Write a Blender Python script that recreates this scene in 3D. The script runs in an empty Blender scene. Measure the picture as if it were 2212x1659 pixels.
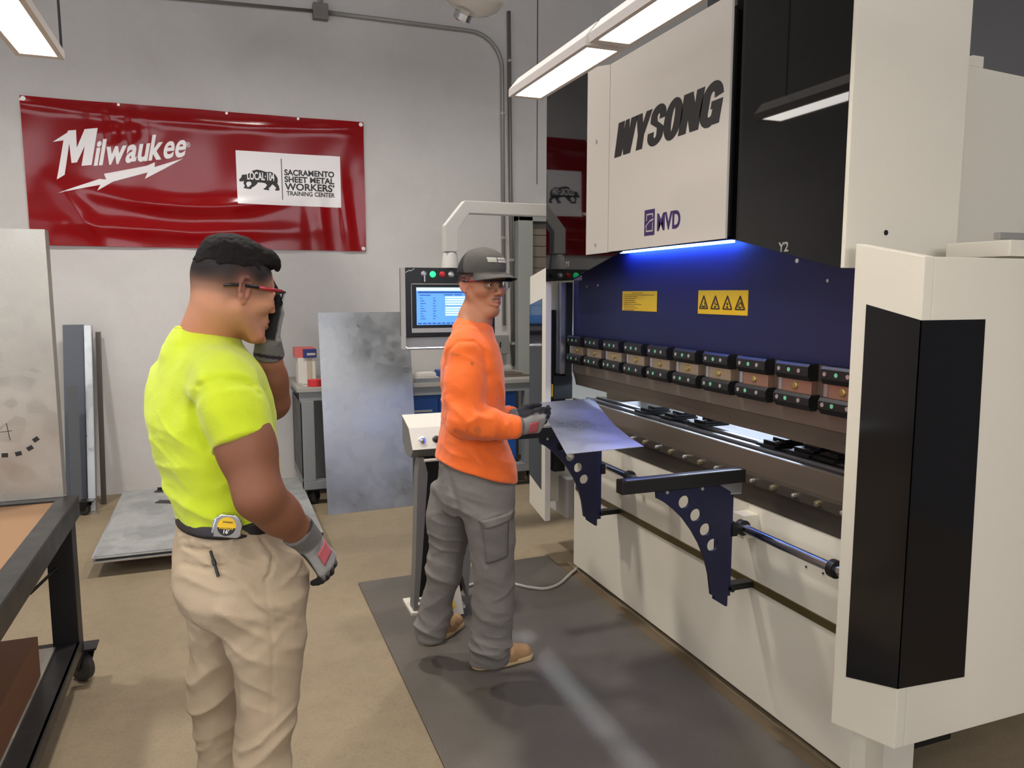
import bpy, bmesh, math, random
import numpy as np
from mathutils import Vector, Matrix
random.seed(7)
rng = np.random.default_rng(5)
S = bpy.context.scene
COL = S.collection
PI = math.pi

# ------------------------------------------------------------------ camera, light level
cam_data = bpy.data.cameras.new('camera')
cam = bpy.data.objects.new('camera', cam_data)
COL.objects.link(cam)
cam.location = (0.0, 0.0, 1.6)
cam.rotation_euler = (PI / 2 - math.radians(6.8085), 0.0, -math.radians(20.793))
cam_data.sensor_width = 36.0
cam_data.lens = 36.0 * 1650.0 / 2212.0
cam_data.clip_start = 0.02
cam_data.clip_end = 60
S.camera = cam
world = bpy.data.worlds.new('shop_world')
S.world = world
world.use_nodes = True
world.node_tree.nodes['Background'].inputs[0].default_value = (0.8, 0.86, 1.0, 1)
world.node_tree.nodes['Background'].inputs[1].default_value = 0.05
S.view_settings.view_transform = 'Standard'
S.view_settings.look = 'None'
S.view_settings.gamma = 1.0
S.view_settings.use_curve_mapping = False
S.view_settings.exposure = -0.08
LAMP = 11.0          # brightness of the linear ceiling fixtures
BAY = 162.0         # watts of each high bay added as fill
S.cycles.use_denoising = True
S.cycles.max_bounces = 8

# ------------------------------------------------------------------ helpers
def lin(c):
    out = []
    for v in c[:3]:
        v = v / 255.0
        out.append(v / 12.92 if v <= 0.04045 else ((v + 0.055) / 1.055) ** 2.4)
    return (out[0], out[1], out[2], 1.0)

MATS = {}
def mat(name, rgb, rough=0.5, metal=0.0, var=0.0, vscale=6.0, rgb2=None, bump=0.0, bscale=120.0,
        coat=0.0, spec=0.5, detail=6.0, stretch=None, attr=None, rvar=0.0, sheen=0.0):
    m = bpy.data.materials.new(name)
    m.use_nodes = True
    nt = m.node_tree
    b = nt.nodes['Principled BSDF']
    b.inputs['Base Color'].default_value = lin(rgb)
    b.inputs['Roughness'].default_value = rough
    b.inputs['Metallic'].default_value = metal
    b.inputs['Specular IOR Level'].default_value = spec
    b.inputs['Coat Weight'].default_value = coat
    if sheen:
        b.inputs['Sheen Weight'].default_value = sheen
    tc = nt.nodes.new('ShaderNodeTexCoord')
    vec = tc.outputs['Object']
    if stretch:
        mp = nt.nodes.new('ShaderNodeMapping')
        mp.inputs['Scale'].default_value = stretch
        nt.links.new(vec, mp.inputs['Vector'])
        vec = mp.outputs['Vector']
    col_out = None
    if attr:
        at = nt.nodes.new('ShaderNodeAttribute')
        at.attribute_name = attr
        col_out = at.outputs['Color']
        nt.links.new(col_out, b.inputs['Base Color'])
    if var > 0 or rgb2 is not None:
        n = nt.nodes.new('ShaderNodeTexNoise')
        n.inputs['Scale'].default_value = vscale
        n.inputs['Detail'].default_value = detail
        n.inputs['Roughness'].default_value = 0.62
        nt.links.new(vec, n.inputs['Vector'])
        r = nt.nodes.new('ShaderNodeValToRGB')
        r.color_ramp.elements[0].position = 0.33
        r.color_ramp.elements[1].position = 0.67
        if rgb2 is not None:
            r.color_ramp.elements[0].color = lin(rgb2)
            r.color_ramp.elements[1].color = lin(rgb)
            src = r.outputs['Color']
            if not attr:
                nt.links.new(src, b.inputs['Base Color'])
        else:
            r.color_ramp.elements[0].color = (1 - var, 1 - var, 1 - var, 1)
            r.color_ramp.elements[1].color = (1 + var * 0.4,) * 3 + (1,)
            mx = nt.nodes.new('ShaderNodeMix')
            mx.data_type = 'RGBA'
            mx.blend_type = 'MULTIPLY'
            mx.inputs['Factor'].default_value = 1.0
            if col_out is not None:
                nt.links.new(col_out, mx.inputs['A'])
            else:
                mx.inputs['A'].default_value = lin(rgb)
            nt.links.new(r.outputs['Color'], mx.inputs['B'])
            nt.links.new(mx.outputs['Result'], b.inputs['Base Color'])
        if rvar > 0:
            mr = nt.nodes.new('ShaderNodeMapRange')
            mr.inputs['To Min'].default_value = max(0.02, rough - rvar)
            mr.inputs['To Max'].default_value = min(1, rough + rvar)
            nt.links.new(n.outputs['Fac'], mr.inputs['Value'])
            nt.links.new(mr.outputs['Result'], b.inputs['Roughness'])
    if bump > 0:
        n2 = nt.nodes.new('ShaderNodeTexNoise')
        n2.inputs['Scale'].default_value = bscale
        n2.inputs['Detail'].default_value = 4
        nt.links.new(vec, n2.inputs['Vector'])
        bp = nt.nodes.new('ShaderNodeBump')
        bp.inputs['Strength'].default_value = bump
        bp.inputs['Distance'].default_value = 0.004
        nt.links.new(n2.outputs['Fac'], bp.inputs['Height'])
        nt.links.new(bp.outputs['Normal'], b.inputs['Normal'])
    MATS[name] = m
    return m

def emit(name, rgb, strength):
    m = bpy.data.materials.new(name)
    m.use_nodes = True
    b = m.node_tree.nodes['Principled BSDF']
    b.inputs['Base Color'].default_value = lin(rgb)
    b.inputs['Emission Color'].default_value = lin(rgb)
    b.inputs['Emission Strength'].default_value = strength
    b.inputs['Roughness'].default_value = 0.4
    MATS[name] = m
    return m

def galv(name, rgb, rough, spangle=18.0, grain=None, gs=.05):
    m = bpy.data.materials.new(name)
    m.use_nodes = True
    nt = m.node_tree
    b = nt.nodes['Principled BSDF']
    b.inputs['Metallic'].default_value = 0.92
    tc = nt.nodes.new('ShaderNodeTexCoord')
    v = nt.nodes.new('ShaderNodeTexVoronoi')
    v.inputs['Scale'].default_value = spangle
    nt.links.new(tc.outputs['Object'], v.inputs['Vector'])
    n = nt.nodes.new('ShaderNodeTexNoise')
    n.inputs['Scale'].default_value = 3.0
    n.inputs['Detail'].default_value = 7
    nt.links.new(tc.outputs['Object'], n.inputs['Vector'])
    add = nt.nodes.new('ShaderNodeMath')
    add.operation = 'MULTIPLY_ADD'
    add.inputs[1].default_value = 0.25
    nt.links.new(v.outputs['Color'], add.inputs[0])
    nt.links.new(n.outputs['Fac'], add.inputs[2])
    r = nt.nodes.new('ShaderNodeValToRGB')
    r.color_ramp.elements[0].position = 0.3
    r.color_ramp.elements[1].position = 0.85
    c = lin(rgb)
    r.color_ramp.elements[0].color = (c[0] * .84, c[1] * .85, c[2] * .86, 1)
    r.color_ramp.elements[1].color = (min(1, c[0] * 1.15), min(1, c[1] * 1.15), min(1, c[2] * 1.15), 1)
    nt.links.new(add.outputs[0], r.inputs['Fac'])
    nt.links.new(r.outputs['Color'], b.inputs['Base Color'])
    mr = nt.nodes.new('ShaderNodeMapRange')
    mr.inputs['From Min'].default_value = 0.3
    mr.inputs['From Max'].default_value = 0.8
    mr.inputs['To Min'].default_value = rough - 0.1
    mr.inputs['To Max'].default_value = rough + 0.12
    nt.links.new(add.outputs[0], mr.inputs['Value'])
    nt.links.new(mr.outputs['Result'], b.inputs['Roughness'])
    bp = nt.nodes.new('ShaderNodeBump')
    bp.inputs['Strength'].default_value = gs
    bp.inputs['Distance'].default_value = 0.004
    n3 = nt.nodes.new('ShaderNodeTexNoise')
    n3.inputs['Scale'].default_value = grain or spangle * 6
    nt.links.new(tc.outputs['Object'], n3.inputs['Vector'])
    nt.links.new(n3.outputs['Fac'], bp.inputs['Height'])
    nt.links.new(bp.outputs['Normal'], b.inputs['Normal'])
    MATS[name] = m
    return m

def grime(m, scale, lo, pos=(.42, .62), stretch=None, speck=0.0):
    """multiply soft worn patches and fine speckle into a material's colour"""
    nt = m.node_tree
    b = nt.nodes['Principled BSDF']
    src = b.inputs['Base Color'].links[0].from_socket
    tc = nt.nodes.new('ShaderNodeTexCoord')
    def layer(sock, sc, dark, p):
        n = nt.nodes.new('ShaderNodeTexNoise')
        n.inputs['Scale'].default_value = sc
        n.inputs['Detail'].default_value = 8
        n.inputs['Distortion'].default_value = .6
        nt.links.new(tc.outputs['Object'], n.inputs['Vector'])
        r = nt.nodes.new('ShaderNodeValToRGB')
        r.color_ramp.elements[0].position, r.color_ramp.elements[1].position = p
        r.color_ramp.elements[0].color = (dark[0], dark[1], dark[2], 1)
        r.color_ramp.elements[1].color = (1, 1, 1, 1)
        nt.links.new(n.outputs['Fac'], r.inputs['Fac'])
        mx = nt.nodes.new('ShaderNodeMix')
        mx.data_type = 'RGBA'
        mx.blend_type = 'MULTIPLY'
        mx.inputs['Factor'].default_value = 1
        nt.links.new(sock, mx.inputs['A'])
        nt.links.new(r.outputs['Color'], mx.inputs['B'])
        return mx.outputs['Result']
    out = layer(src, scale, lo, pos)
    if speck:
        out = layer(out, 90, (1 - speck,) * 3, (.30, .52))
        out = layer(out, 14, (1 - speck * .5,) * 3, (.35, .6))
    nt.links.new(out, b.inputs['Base Color'])

# ------------------------------------------------------------------ materials
mat('wall_paint', (206, 202, 197), 0.62, var=0.10, vscale=1.3, bump=0.12, bscale=40)
mat('ceiling_paint', (170, 168, 164), 0.8, var=0.1, vscale=2)
mat('concrete', (152, 136, 110), 0.62, rgb2=(128, 112, 88), vscale=2.2, detail=10, bump=0.15, bscale=60, rvar=.12)
grime(MATS['concrete'], .75, (.80, .79, .77), (.38, .60), speck=.16)
grime(MATS['wall_paint'], 1.7, (.93, .925, .92), (.34, .56), speck=.04)
mat('rubber', (98, 91, 81), 0.55, rgb2=(78, 73, 66), vscale=3.5, detail=8, bump=0.2, bscale=220, rvar=.1)
grime(MATS['rubber'], 1.8, (.80, .80, .80), (.36, .6), speck=.10)
mat('rubber_edge', (96, 80, 58), 0.8, var=.3, vscale=9)
mat('machine_white', (214, 207, 190), 0.5, var=0.04, vscale=2, bump=0.16, bscale=420)
mat('panel_white', (184, 177, 167), 0.5, var=0.03, vscale=2, bump=0.1, bscale=420)
mat('navy', (24, 29, 74), 0.5, var=0.12, vscale=3, bump=0.05, bscale=90)
mat('navy_dark', (17, 21, 52), 0.45, var=0.15, vscale=8)
mat('acrylic', (3, 3, 4), 0.03, spec=0.55)
mat('window_black', (15, 14, 17), 0.12, var=.2, vscale=3, spec=0.5, rvar=.06)
mat('black_plastic', (16, 16, 17), 0.45, bump=.05, bscale=200)
mat('black_metal', (24, 23, 23), 0.38, metal=0.3, var=.2, vscale=12)
mat('letter_black', (26, 24, 24), 0.5)
mat('logo_purple', (48, 28, 82), 0.45)
mat('steel_dark', (96, 88, 80), 0.45, metal=0.75, var=.3, vscale=10, stretch=(1, .25, 1), rvar=.12)
mat('steel_brown', (128, 116, 104), 0.42, metal=0.7, var=.22, vscale=8, stretch=(1, .2, 1), rvar=.1)
mat('steel_bright', (190, 192, 196), 0.28, metal=0.9, var=.15, vscale=14, stretch=(1, .2, 1))
mat('clamp_plate', (186, 166, 140), 0.38, metal=0.8, var=.2, vscale=15)
mat('copper_plate', (176, 136, 116), 0.38, metal=0.7, var=.2, vscale=15)
mat('brass', (196, 176, 110), 0.3, metal=0.9)
mat('bolt_zinc', (176, 166, 138), .38, metal=.85, var=.2, vscale=40)
mat('wall_dimmed', (112, 112, 114), .7, var=.1, vscale=1.5)  # dimness of the right wall put into its colour
mat('chrome', (205, 207, 212), 0.2, metal=1.0)
mat('rail_bronze', (96, 84, 50), 0.4, metal=0.6, var=.2, vscale=7)
mat('screw', (205, 205, 200), 0.3, metal=0.8)
mat('green_dot', (110, 190, 150), 0.4)
mat('yellow_label', (240, 194, 22), 0.45)
mat('label_ink', (66, 48, 16), 0.6)
mat('bench_grey', (132, 134, 134), 0.5, var=.2, vscale=7, metal=.2)
mat('bench_top_grey', (150, 146, 138), 0.55, var=.2, vscale=5)
mat('black_steel', (48, 46, 46), 0.42, metal=0.5, var=.35, vscale=9, rvar=.15)
mat('leg_black', (20, 19, 19), 0.5, var=.2, vscale=9)
mat('plywood', (150, 112, 76), 0.6, rgb2=(110, 82, 56), vscale=5, detail=9, stretch=(1, 4, 1), bump=.1)
mat('rust_board', (126, 82, 54), 0.6, rgb2=(92, 58, 38), vscale=6, detail=9, bump=.1)
mat('caster_rubber', (58, 56, 52), 0.6, var=.4, vscale=30)
mat('wood_pallet', (120, 84, 62), 0.8, var=.3, vscale=12)
mat('cardboard', (206, 200, 190), 0.7, var=.05)
mat('box_red', (196, 96, 92), 0.6)
mat('box_blue', (38, 44, 104), 0.55)
mat('tape_red', (190, 38, 40), 0.5)
mat('paper', (176, 170, 158), 0.7)
mat('cabinet_blue', (28, 78, 150), 0.42, var=.1)
mat('console_black', (24, 24, 27), 0.4)
mat('console_grey', (176, 174, 170), 0.5, bump=.05, bscale=300)
mat('arm_grey', (196, 193, 186), 0.5, bump=.05, bscale=300)
mat('pedestal_grey', (112, 110, 106), 0.5)
mat('pedestal_cream', (206, 200, 184), 0.5, var=.06, vscale=5)
mat('pipe_grey', (150, 148, 143), 0.45, metal=.3, var=.1)
mat('pipe_dark', (122, 117, 112), 0.45, metal=.3, var=.1)
mat('jamb_grey', (160, 163, 156), 0.55, var=.1)
mat('door_slat', (128, 118, 106), 0.6, var=.15, vscale=4)
mat('cable_grey', (158, 152, 142), 0.6)
mat('cable_black', (30, 28, 32), 0.6)
mat('fixture_white', (214, 206, 200), 0.5)
mat('banner_red', (184, 17, 25), 0.14, var=.04, vscale=2, spec=.5)
mat('banner_white', (236, 230, 228), 0.32)
mat('banner_black', (30, 27, 27), 0.5)
mat('grommet', (214, 208, 200), 0.3, metal=.6)
galv('galvanized', (206, 209, 211), 0.32)
galv('galvanized_warm', (178, 174, 164), 0.38)
galv('sheet_bright', (190, 194, 200), 0.29, 220, 330.0, .085)
mat('sheet_stack', (186, 187, 184), 0.5, metal=.45, var=.35, vscale=4, detail=10, stretch=(1, 2, 1), rvar=.12)
grime(MATS['sheet_stack'], 5, (.72, .72, .73), (.36, .58), speck=.15)
mat('sheet_side', (98, 100, 102), 0.5, metal=.6, var=.3, vscale=30)
mat('channel_blue', (92, 96, 104), 0.5, metal=.5, var=.2, vscale=5)
mat('bowl_glass', (190, 184, 172), 0.12, spec=.6)
emit('lamp_lens', (255, 249, 243), LAMP)
emit('led_blue', (64, 112, 255), 62.0)
emit('led_work', (210, 228, 255), 14.0)
emit('screen_blue', (94, 158, 236), 0.8)
emit('screen_light', (196, 224, 250), 0.9)
emit('screen_dark', (40, 84, 160), 0.5)
emit('fill_glow_left', (236, 242, 255), 1.9)
emit('fill_glow_front', (244, 246, 255), 6.2)
emit('lamp_green', (40, 220, 130), 1.6)

def M(n):
    return MATS[n]

OFF = {}
def tag(o, label=None, cat=None, group=None, kind=None):
    if label: o['label'] = label
    if cat: o['category'] = cat
    if group: o['group'] = group
    if kind: o['kind'] = kind
    return o

def thing(name, label, cat, loc=(0, 0, 0), rz=0.0, group=None):
    o = bpy.data.objects.new(name, None)
    o.empty_display_size = 0.1
    COL.objects.link(o)
    o.location = loc
    o.rotation_euler = (0, 0, rz)
    OFF[o.name] = Vector(loc)
    return tag(o, label, cat, group)

def link_mesh(name, me, material, parent=None, smooth=False):
    o = bpy.data.objects.new(name, me)
    COL.objects.link(o)
    if material is not None:
        me.materials.append(material)
    if parent is not None:
        off = OFF[parent.name]
        me.transform(Matrix.Translation(-off))
        o.parent = parent
        OFF[o.name] = off
    else:
        OFF[o.name] = Vector((0, 0, 0))
    if smooth:
        for p in me.polygons:
            p.use_smooth = True
    return o

def dup(root, loc, rz=None, label=None, group=None):
    r = root.copy()
    COL.objects.link(r)
    r.location = loc
    if rz is not None:
        r.rotation_euler = (0, 0, rz)
    if label: r['label'] = label
    if group: r['group'] = group
    for ch in list(root.children):
        c = ch.copy()
        COL.objects.link(c)
        c.parent = r
        for g in list(ch.children):
            d = g.copy()
            COL.objects.link(d)
            d.parent = c
    return r

class MB:
    """collects shapes into one mesh"""
    def __init__(s):
        s.bm = bmesh.new()
    def _take(s, bm2):
        me = bpy.data.meshes.new('tmp')
        bm2.to_mesh(me)
        bm2.free()
        s.bm.from_mesh(me)
        bpy.data.meshes.remove(me)
        return s
    def box(s, x0, x1, y0, y1, z0, z1, bev=0.0, seg=2, mtx=None):
        b = bmesh.new()
        bmesh.ops.create_cube(b, size=1.0)
        for v in b.verts:
            v.co = Vector(((x0 + x1) / 2 + v.co.x * (x1 - x0), (y0 + y1) / 2 + v.co.y * (y1 - y0), (z0 + z1) / 2 + v.co.z * (z1 - z0)))
        if bev > 0:
            bmesh.ops.bevel(b, geom=list(b.edges), offset=bev, segments=seg, profile=0.7, affect='EDGES')
        if mtx is not None:
            bmesh.ops.transform(b, matrix=mtx, verts=b.verts)
        return s._take(b)
    def prism(s, pts, axis, a0, a1, bev=0.0):
        """polygon pts (2-D) extruded along axis 0/1/2 from a0 to a1; the 2-D axes are the other two in order"""
        b = bmesh.new()
        o = [i for i in (0, 1, 2) if i != axis]
        def mk(p, a):
            c = [0, 0, 0]
            c[axis] = a
            c[o[0]] = p[0]
            c[o[1]] = p[1]
            return b.verts.new(c)
        v0 = [mk(p, a0) for p in pts]
        v1 = [mk(p, a1) for p in pts]
        n = len(pts)
        b.faces.new(v0)
        b.faces.new(v1)
        for i in range(n):
            b.faces.new((v0[i], v0[(i + 1) % n], v1[(i + 1) % n], v1[i]))
        bmesh.ops.recalc_face_normals(b, faces=b.faces)
        if bev > 0:
            bmesh.ops.bevel(b, geom=list(b.edges), offset=bev, segments=2, profile=0.7, affect='EDGES')
        big = [f for f in b.faces if len(f.verts) > 4]
        if big:
            bmesh.ops.triangulate(b, faces=big)
        return s._take(b)
    def hull(s, pts):
        b = bmesh.new()
        for p in pts:
            b.verts.new(p)
        bmesh.ops.convex_hull(b, input=b.verts)
        return s._take(b)
    def cyl(s, p0, p1, r, r2=None, seg=24, bev=0.0):
        p0 = Vector(p0); p1 = Vector(p1)
        d = p1 - p0
        b = bmesh.new()
        bmesh.ops.create_cone(b, cap_ends=True, segments=seg, radius1=r, radius2=r if r2 is None else r2, depth=d.length)
        if bev > 0:
            ed = [e for e in b.edges if any(len(f.verts) > 4 for f in e.link_faces)]
            bmesh.ops.bevel(b, geom=ed, offset=bev, segments=2, profile=0.7, affect='EDGES')
        mt = Matrix.Translation((p0 + p1) / 2) @ d.to_track_quat('Z', 'Y').to_matrix().to_4x4()
        bmesh.ops.transform(b, matrix=mt, verts=b.verts)
        return s._take(b)
    def sphere(s, c, r, sc=(1, 1, 1), seg=20):
        b = bmesh.new()
        bmesh.ops.create_uvsphere(b, u_segments=seg, v_segments=seg // 2, radius=r)
        for v in b.verts:
            v.co = Vector((c[0] + v.co.x * sc[0], c[1] + v.co.y * sc[1], c[2] + v.co.z * sc[2]))
        return s._take(b)
    def tube(s, pts, r, seg=10, closed=False):
        pts = [Vector(p) for p in pts]
        b = bmesh.new()
        rings = []
        n = len(pts)
        up = None
        for i, p in enumerate(pts):
            if closed:
                t = pts[(i + 1) % n] - pts[i - 1]
            else:
                t = pts[min(i + 1, n - 1)] - pts[max(i - 1, 0)]
            t.normalize()
            if up is None:
                up = Vector((0, 0, 1)) if abs(t.z) < 0.9 else Vector((1, 0, 0))
            x = t.cross(up)
            if x.length < 1e-4:
                x = t.orthogonal()
            x.normalize()
            y = t.cross(x).normalized()
            up = -y if False else x.cross(t)
            rr = r[i] if isinstance(r, (list, tuple)) else r
            rings.append([b.verts.new(p + x * math.cos(a) * rr + y * math.sin(a) * rr)
                          for a in (2 * PI * k / seg for k in range(seg))])
        m = n if closed else n - 1
        for i in range(m):
            A, B = rings[i], rings[(i + 1) % n]
            for k in range(seg):
                b.faces.new((A[k], A[(k + 1) % seg], B[(k + 1) % seg], B[k]))
        if not closed:
            b.faces.new(rings[0])
            b.faces.new(rings[-1])
        bmesh.ops.recalc_face_normals(b, faces=b.faces)
        return s._take(b)
    def lathe(s, prof, c, axis=(0, 0, 1), seg=32):
        q = Vector(axis).to_track_quat('Z', 'Y').to_matrix()
        b = bmesh.new()
        rings = []
        for (r, h) in prof:
            rings.append([b.verts.new(Vector(c) + q @ Vector((r * math.cos(2 * PI * k / seg), r * math.sin(2 * PI * k / seg), h))) for k in range(seg)])
        for i in range(len(prof) - 1):
            for k in range(seg):
                b.faces.new((rings[i][k], rings[i][(k + 1) % seg], rings[i + 1][(k + 1) % seg], rings[i + 1][k]))
        if prof[0][0] > 1e-5: b.faces.new(rings[0])
        if prof[-1][0] > 1e-5: b.faces.new(rings[-1])
        bmesh.ops.remove_doubles(b, verts=b.verts, dist=1e-6)
        bmesh.ops.recalc_face_normals(b, faces=b.faces)
        return s._take(b)
    def xform(s, m):
        bmesh.ops.transform(s.bm, matrix=m, verts=s.bm.verts)
        return s
    def build(s, name, material, parent=None, smooth=False, angle=None):
        me = bpy.data.meshes.new(name)
        s.bm.to_mesh(me)
        s.bm.free()
        o = link_mesh(name, me, M(material) if isinstance(material, str) else material, parent)
        if smooth or angle:
            for p in me.polygons:
                p.use_smooth = True
            if angle:
                me.set_sharp_from_angle(angle=math.radians(angle))
        return o

def struct(o):
    o['kind'] = 'structure'
    return o

def curve_mesh(cu, matrix):
    co = bpy.data.objects.new('tmp_curve', cu)
    COL.objects.link(co)
    bpy.context.view_layer.update()
    dg = bpy.context.evaluated_depsgraph_get()
    me = bpy.data.meshes.new_from_object(co.evaluated_get(dg))
    bpy.data.objects.remove(co)
    bpy.data.curves.remove(cu)
    me.materials.clear()
    me.transform(matrix)
    return me

def frame(o, x, y, z=None):
    x = Vector(x).normalized(); y = Vector(y).normalized()
    z = x.cross(y) if z is None else Vector(z)
    m = Matrix(((x.x, y.x, z.x, o[0]), (x.y, y.y, z.y, o[1]), (x.z, y.z, z.z, o[2]), (0, 0, 0, 1)))
    return m

def text_me(body, size, mtx, bold=0.0, shear=0.0, depth=0.0004, sx=1.0, sy=1.0, align='LEFT', space=1.0):
    cu = bpy.data.curves.new('tmp_text', 'FONT')
    cu.body = body
    cu.size = size
    cu.offset = bold
    cu.shear = shear
    cu.extrude = depth
    cu.align_x = align
    cu.space_character = space
    cu.resolution_u = 6
    return curve_mesh(cu, mtx @ Matrix.Diagonal((sx, sy, 1, 1)))

def poly_me(polys, mtx, depth=0.0004, bevel=0.0, grow=0.0):
    """2-D outlines (the inner ones become holes), thickened, placed by mtx"""
    cu = bpy.data.curves.new('tmp_poly', 'CURVE')
    cu.dimensions = '2D'
    cu.fill_mode = 'BOTH'
    cu.extrude = depth
    cu.bevel_depth = bevel
    cu.offset = grow
    for pts in polys:
        sp = cu.splines.new('POLY')
        sp.points.add(len(pts) - 1)
        for q, p in zip(sp.points, pts):
            q.co = (p[0], p[1], 0, 1)
        sp.use_cyclic_u = True
    return curve_mesh(cu, mtx)

def join_me(name, meshes, material, parent=None):
    bm = bmesh.new()
    for me in meshes:
        bm.from_mesh(me)
        bpy.data.meshes.remove(me)
    out = bpy.data.meshes.new(name)
    bm.to_mesh(out)
    bm.free()
    return link_mesh(name, out, M(material), parent)

def circ(cx, cy, r, n=28):
    return [(cx + r * math.cos(2 * PI * k / n), cy + r * math.sin(2 * PI * k / n)) for k in range(n)]

def flow(pts, n=6):
    """smooth path through points"""
    P = [Vector(p) for p in pts]
    P = [P[0] * 2 - P[1]] + P + [P[-1] * 2 - P[-2]]
    out = []
    for i in range(1, len(P) - 2):
        a, b, c, d = P[i - 1:i + 3]
        for k in range(n):
            t = k / n
            out.append(.5 * ((2 * b) + (c - a) * t + (2 * a - 5 * b + 4 * c - d) * t * t + (3 * b - a - 3 * c + d) * t ** 3))
    return out + [P[-2]]
# ------------------------------------------------------------------ the room
XL, XR, YF, YB, ZC = -4.2, 4.6, -5.0, 6.7, 5.2
struct(MB().box(XL - .2, XR + .2, YF - .2, YB + .2, -.12, 0).build('floor', 'concrete'))
struct(MB().box(XL, XR, YB, YB + .15, 0, ZC).build('wall_back', 'wall_paint'))
struct(MB().box(XR, XR + .15, YF, YB + .15, 0, ZC).build('wall_right', 'wall_dimmed'))
struct(MB().box(XL - .15, XL, YF, YB + .15, 0, ZC).build('wall_left', 'wall_paint'))
struct(MB().box(XL - .15, XR + .15, YF - .15, YF, 0, ZC).build('wall_front', 'wall_paint'))
struct(MB().box(XL - .15, XR + .15, YF - .15, YB + .15, ZC, ZC + .12).build('ceiling', 'ceiling_paint'))
# unseen glowing panels added as fill light: a tall one in the left wall, a high band in the front wall
def added_glazing(nm, ax, at, a0, a1, z0, z1, n):
    fr = MB()
    for i in range(n + 1):
        c = a0 + (a1 - a0) * i / n
        fr.box(*((at - .06, at + .06, c - .03, c + .03) if ax == 0 else (c - .03, c + .03, at - .06, at + .06)), z0, z1)
    for z in (z0, (z0 + z1) / 2, z1):
        fr.box(*((at - .06, at + .06, a0 - .03, a1 + .03) if ax == 0 else (a0 - .03, a1 + .03, at - .06, at + .06)), z - .03, z + .03)
    w = struct(fr.build(nm, 'jamb_grey'))
    g = MB().box(*((at - .01, at + .01, a0, a1) if ax == 0 else (a0, a1, at - .01, at + .01)), z0, z1)
    g.build('fill_pane', 'fill_glow_left' if ax == 0 else 'fill_glow_front', w)
added_glazing('added_window_1', 0, XL + .02, -3.0, 3.6, .9, 3.4, 6)
added_glazing('added_window_2', 1, YF + .02, -3.4, 3.4, 2.4, 4.6, 6)
# control joint in the wall panels
struct(MB().box(2.786, 2.796, YB - .003, YB + .01, 2.6, ZC).build('trim_1', 'pipe_dark'))
# roller door beside the machine: jamb, slats
door = MB()
for k in range(22):
    z = .03 + k * .1
    door.box(2.70, 4.3, YB - .07, YB - .045, z, z + .096, .006)
dr = struct(door.build('door_1', 'door_slat'))
jamb = MB().box(2.56, 2.70, YB - .13, YB - .001, 0, 2.40, .004).box(4.3, 4.42, YB - .13, YB - .001, 0, 2.4, .004)
jamb.box(2.56, 4.42, YB - .13, YB - .001, 2.25, 2.40, .004)
struct(jamb.build('trim_2', 'jamb_grey'))

# linear fixtures: rows of short lensed units hung in line
def fixture(x, yfar, label, seen):
    t = thing('linear_light', label, 'ceiling light', (x, yfar - .32, 2.345), 0, 'hanging linear light fixtures')
    L = .66
    y1, y0 = yfar + .005, yfar + .005 - L
    b = MB()
    prof = [(x - .068, 2.343), (x - .052, 2.343), (x - .050, 2.349), (x + .050, 2.349), (x + .052, 2.343), (x + .068, 2.343), (x + .068, 2.370), (x + .03, 2.415), (x - .03, 2.415), (x - .068, 2.370)]
    b.prism(prof, 1, y0, y1)
    b.box(x - .0681, x + .0681, y1 - .03, y1 + .0005, 2.3425, 2.366)
    b.box(x - .0681, x + .0681, y0 - .0005, y0 + .02, 2.3425, 2.366)
    b.build('housing', 'fixture_white', t)
    MB().box(x - .047, x + .047, y0 + .025, y1 - .035, 2.3432, 2.3485, .002).build('lens', 'lamp_lens', t)
    w = MB()
    w.cyl((x, y1 - .12, 2.41), (x, y1 - .12, ZC), .0022, seg=8)
    w.build('hanger', 'cable_black', t)
    return t
units = {1.131: ('the right-hand row above the press brake', 2.83), -.502: ('the left-hand row at the top left corner', 2.90),
         -2.2: ('the outer row over the left of the shop', 2.86)}
for xx, (row, y) in units.items():
    k = 0
    while y > (-4.2 if xx != -1.55 else 4.3):
        if xx > 0 and xx < 2 and k == 0:
            lb = 'lit white light unit at the far end of the right-hand row above the orange shirt'
        elif xx > 0 and xx < 2 and k == 1:
            lb = 'lit white light unit second in the right-hand row beside the lettered white hood'
        elif -1 < xx < 0 and k == 0:
            lb = 'lit white linear light unit in the top left corner above the red banner'
        else:
            lb = 'lit white light unit further along ' + row
        fixture(xx, y, lb, True)
        y -= .685
        k += 1
# black drop cord beside the left-hand row
tag(MB().tube([(-.446, 2.93, 2.349), (-.447, 2.93, 3.2), (-.45, 2.93, ZC)], .004, 8).build('drop_cord', 'cable_black'), 'thin black cord hanging beside the lit fixture in the top left corner', 'cord')

# ------------------------------------------------------------------ conduit on the back wall
def pipe(name, pts, r, mt, label, straps=()):
    t = thing(name, label, 'pipe', pts[0])
    MB().tube(pts, r, 12).build('pipe', mt, t, smooth=True)
    for p in straps:
        MB().box(p[0] - .018, p[0] + .018, YB - .05, YB - .002, p[2] - .012, p[2] + .012, .003).build('strap', 'screw', t)
    return t
yw = YB - .03
bend = [(2.14 + .30 * math.sin(a), yw, 3.575 + .30 * math.cos(a)) for a in [i * PI / 2 / 10 for i in range(11)]]
pipe('conduit', [(-1.2, yw, 3.80), (-.089, yw, 3.845), (.80, yw, 3.875)], .012, 'pipe_dark', 'thin grey conduit on the upper wall left of the junction box', [(-.4, yw, 3.833)])
pipe('conduit', [(.92, yw, 3.877), (1.6, yw, 3.876)] + bend + [(2.455, yw, 1.30)], .016, 'pipe_grey', 'grey conduit running right from the junction box and bending down the wall', [(2.445, yw, 3.2), (2.452, yw, 2.1)])
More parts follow.
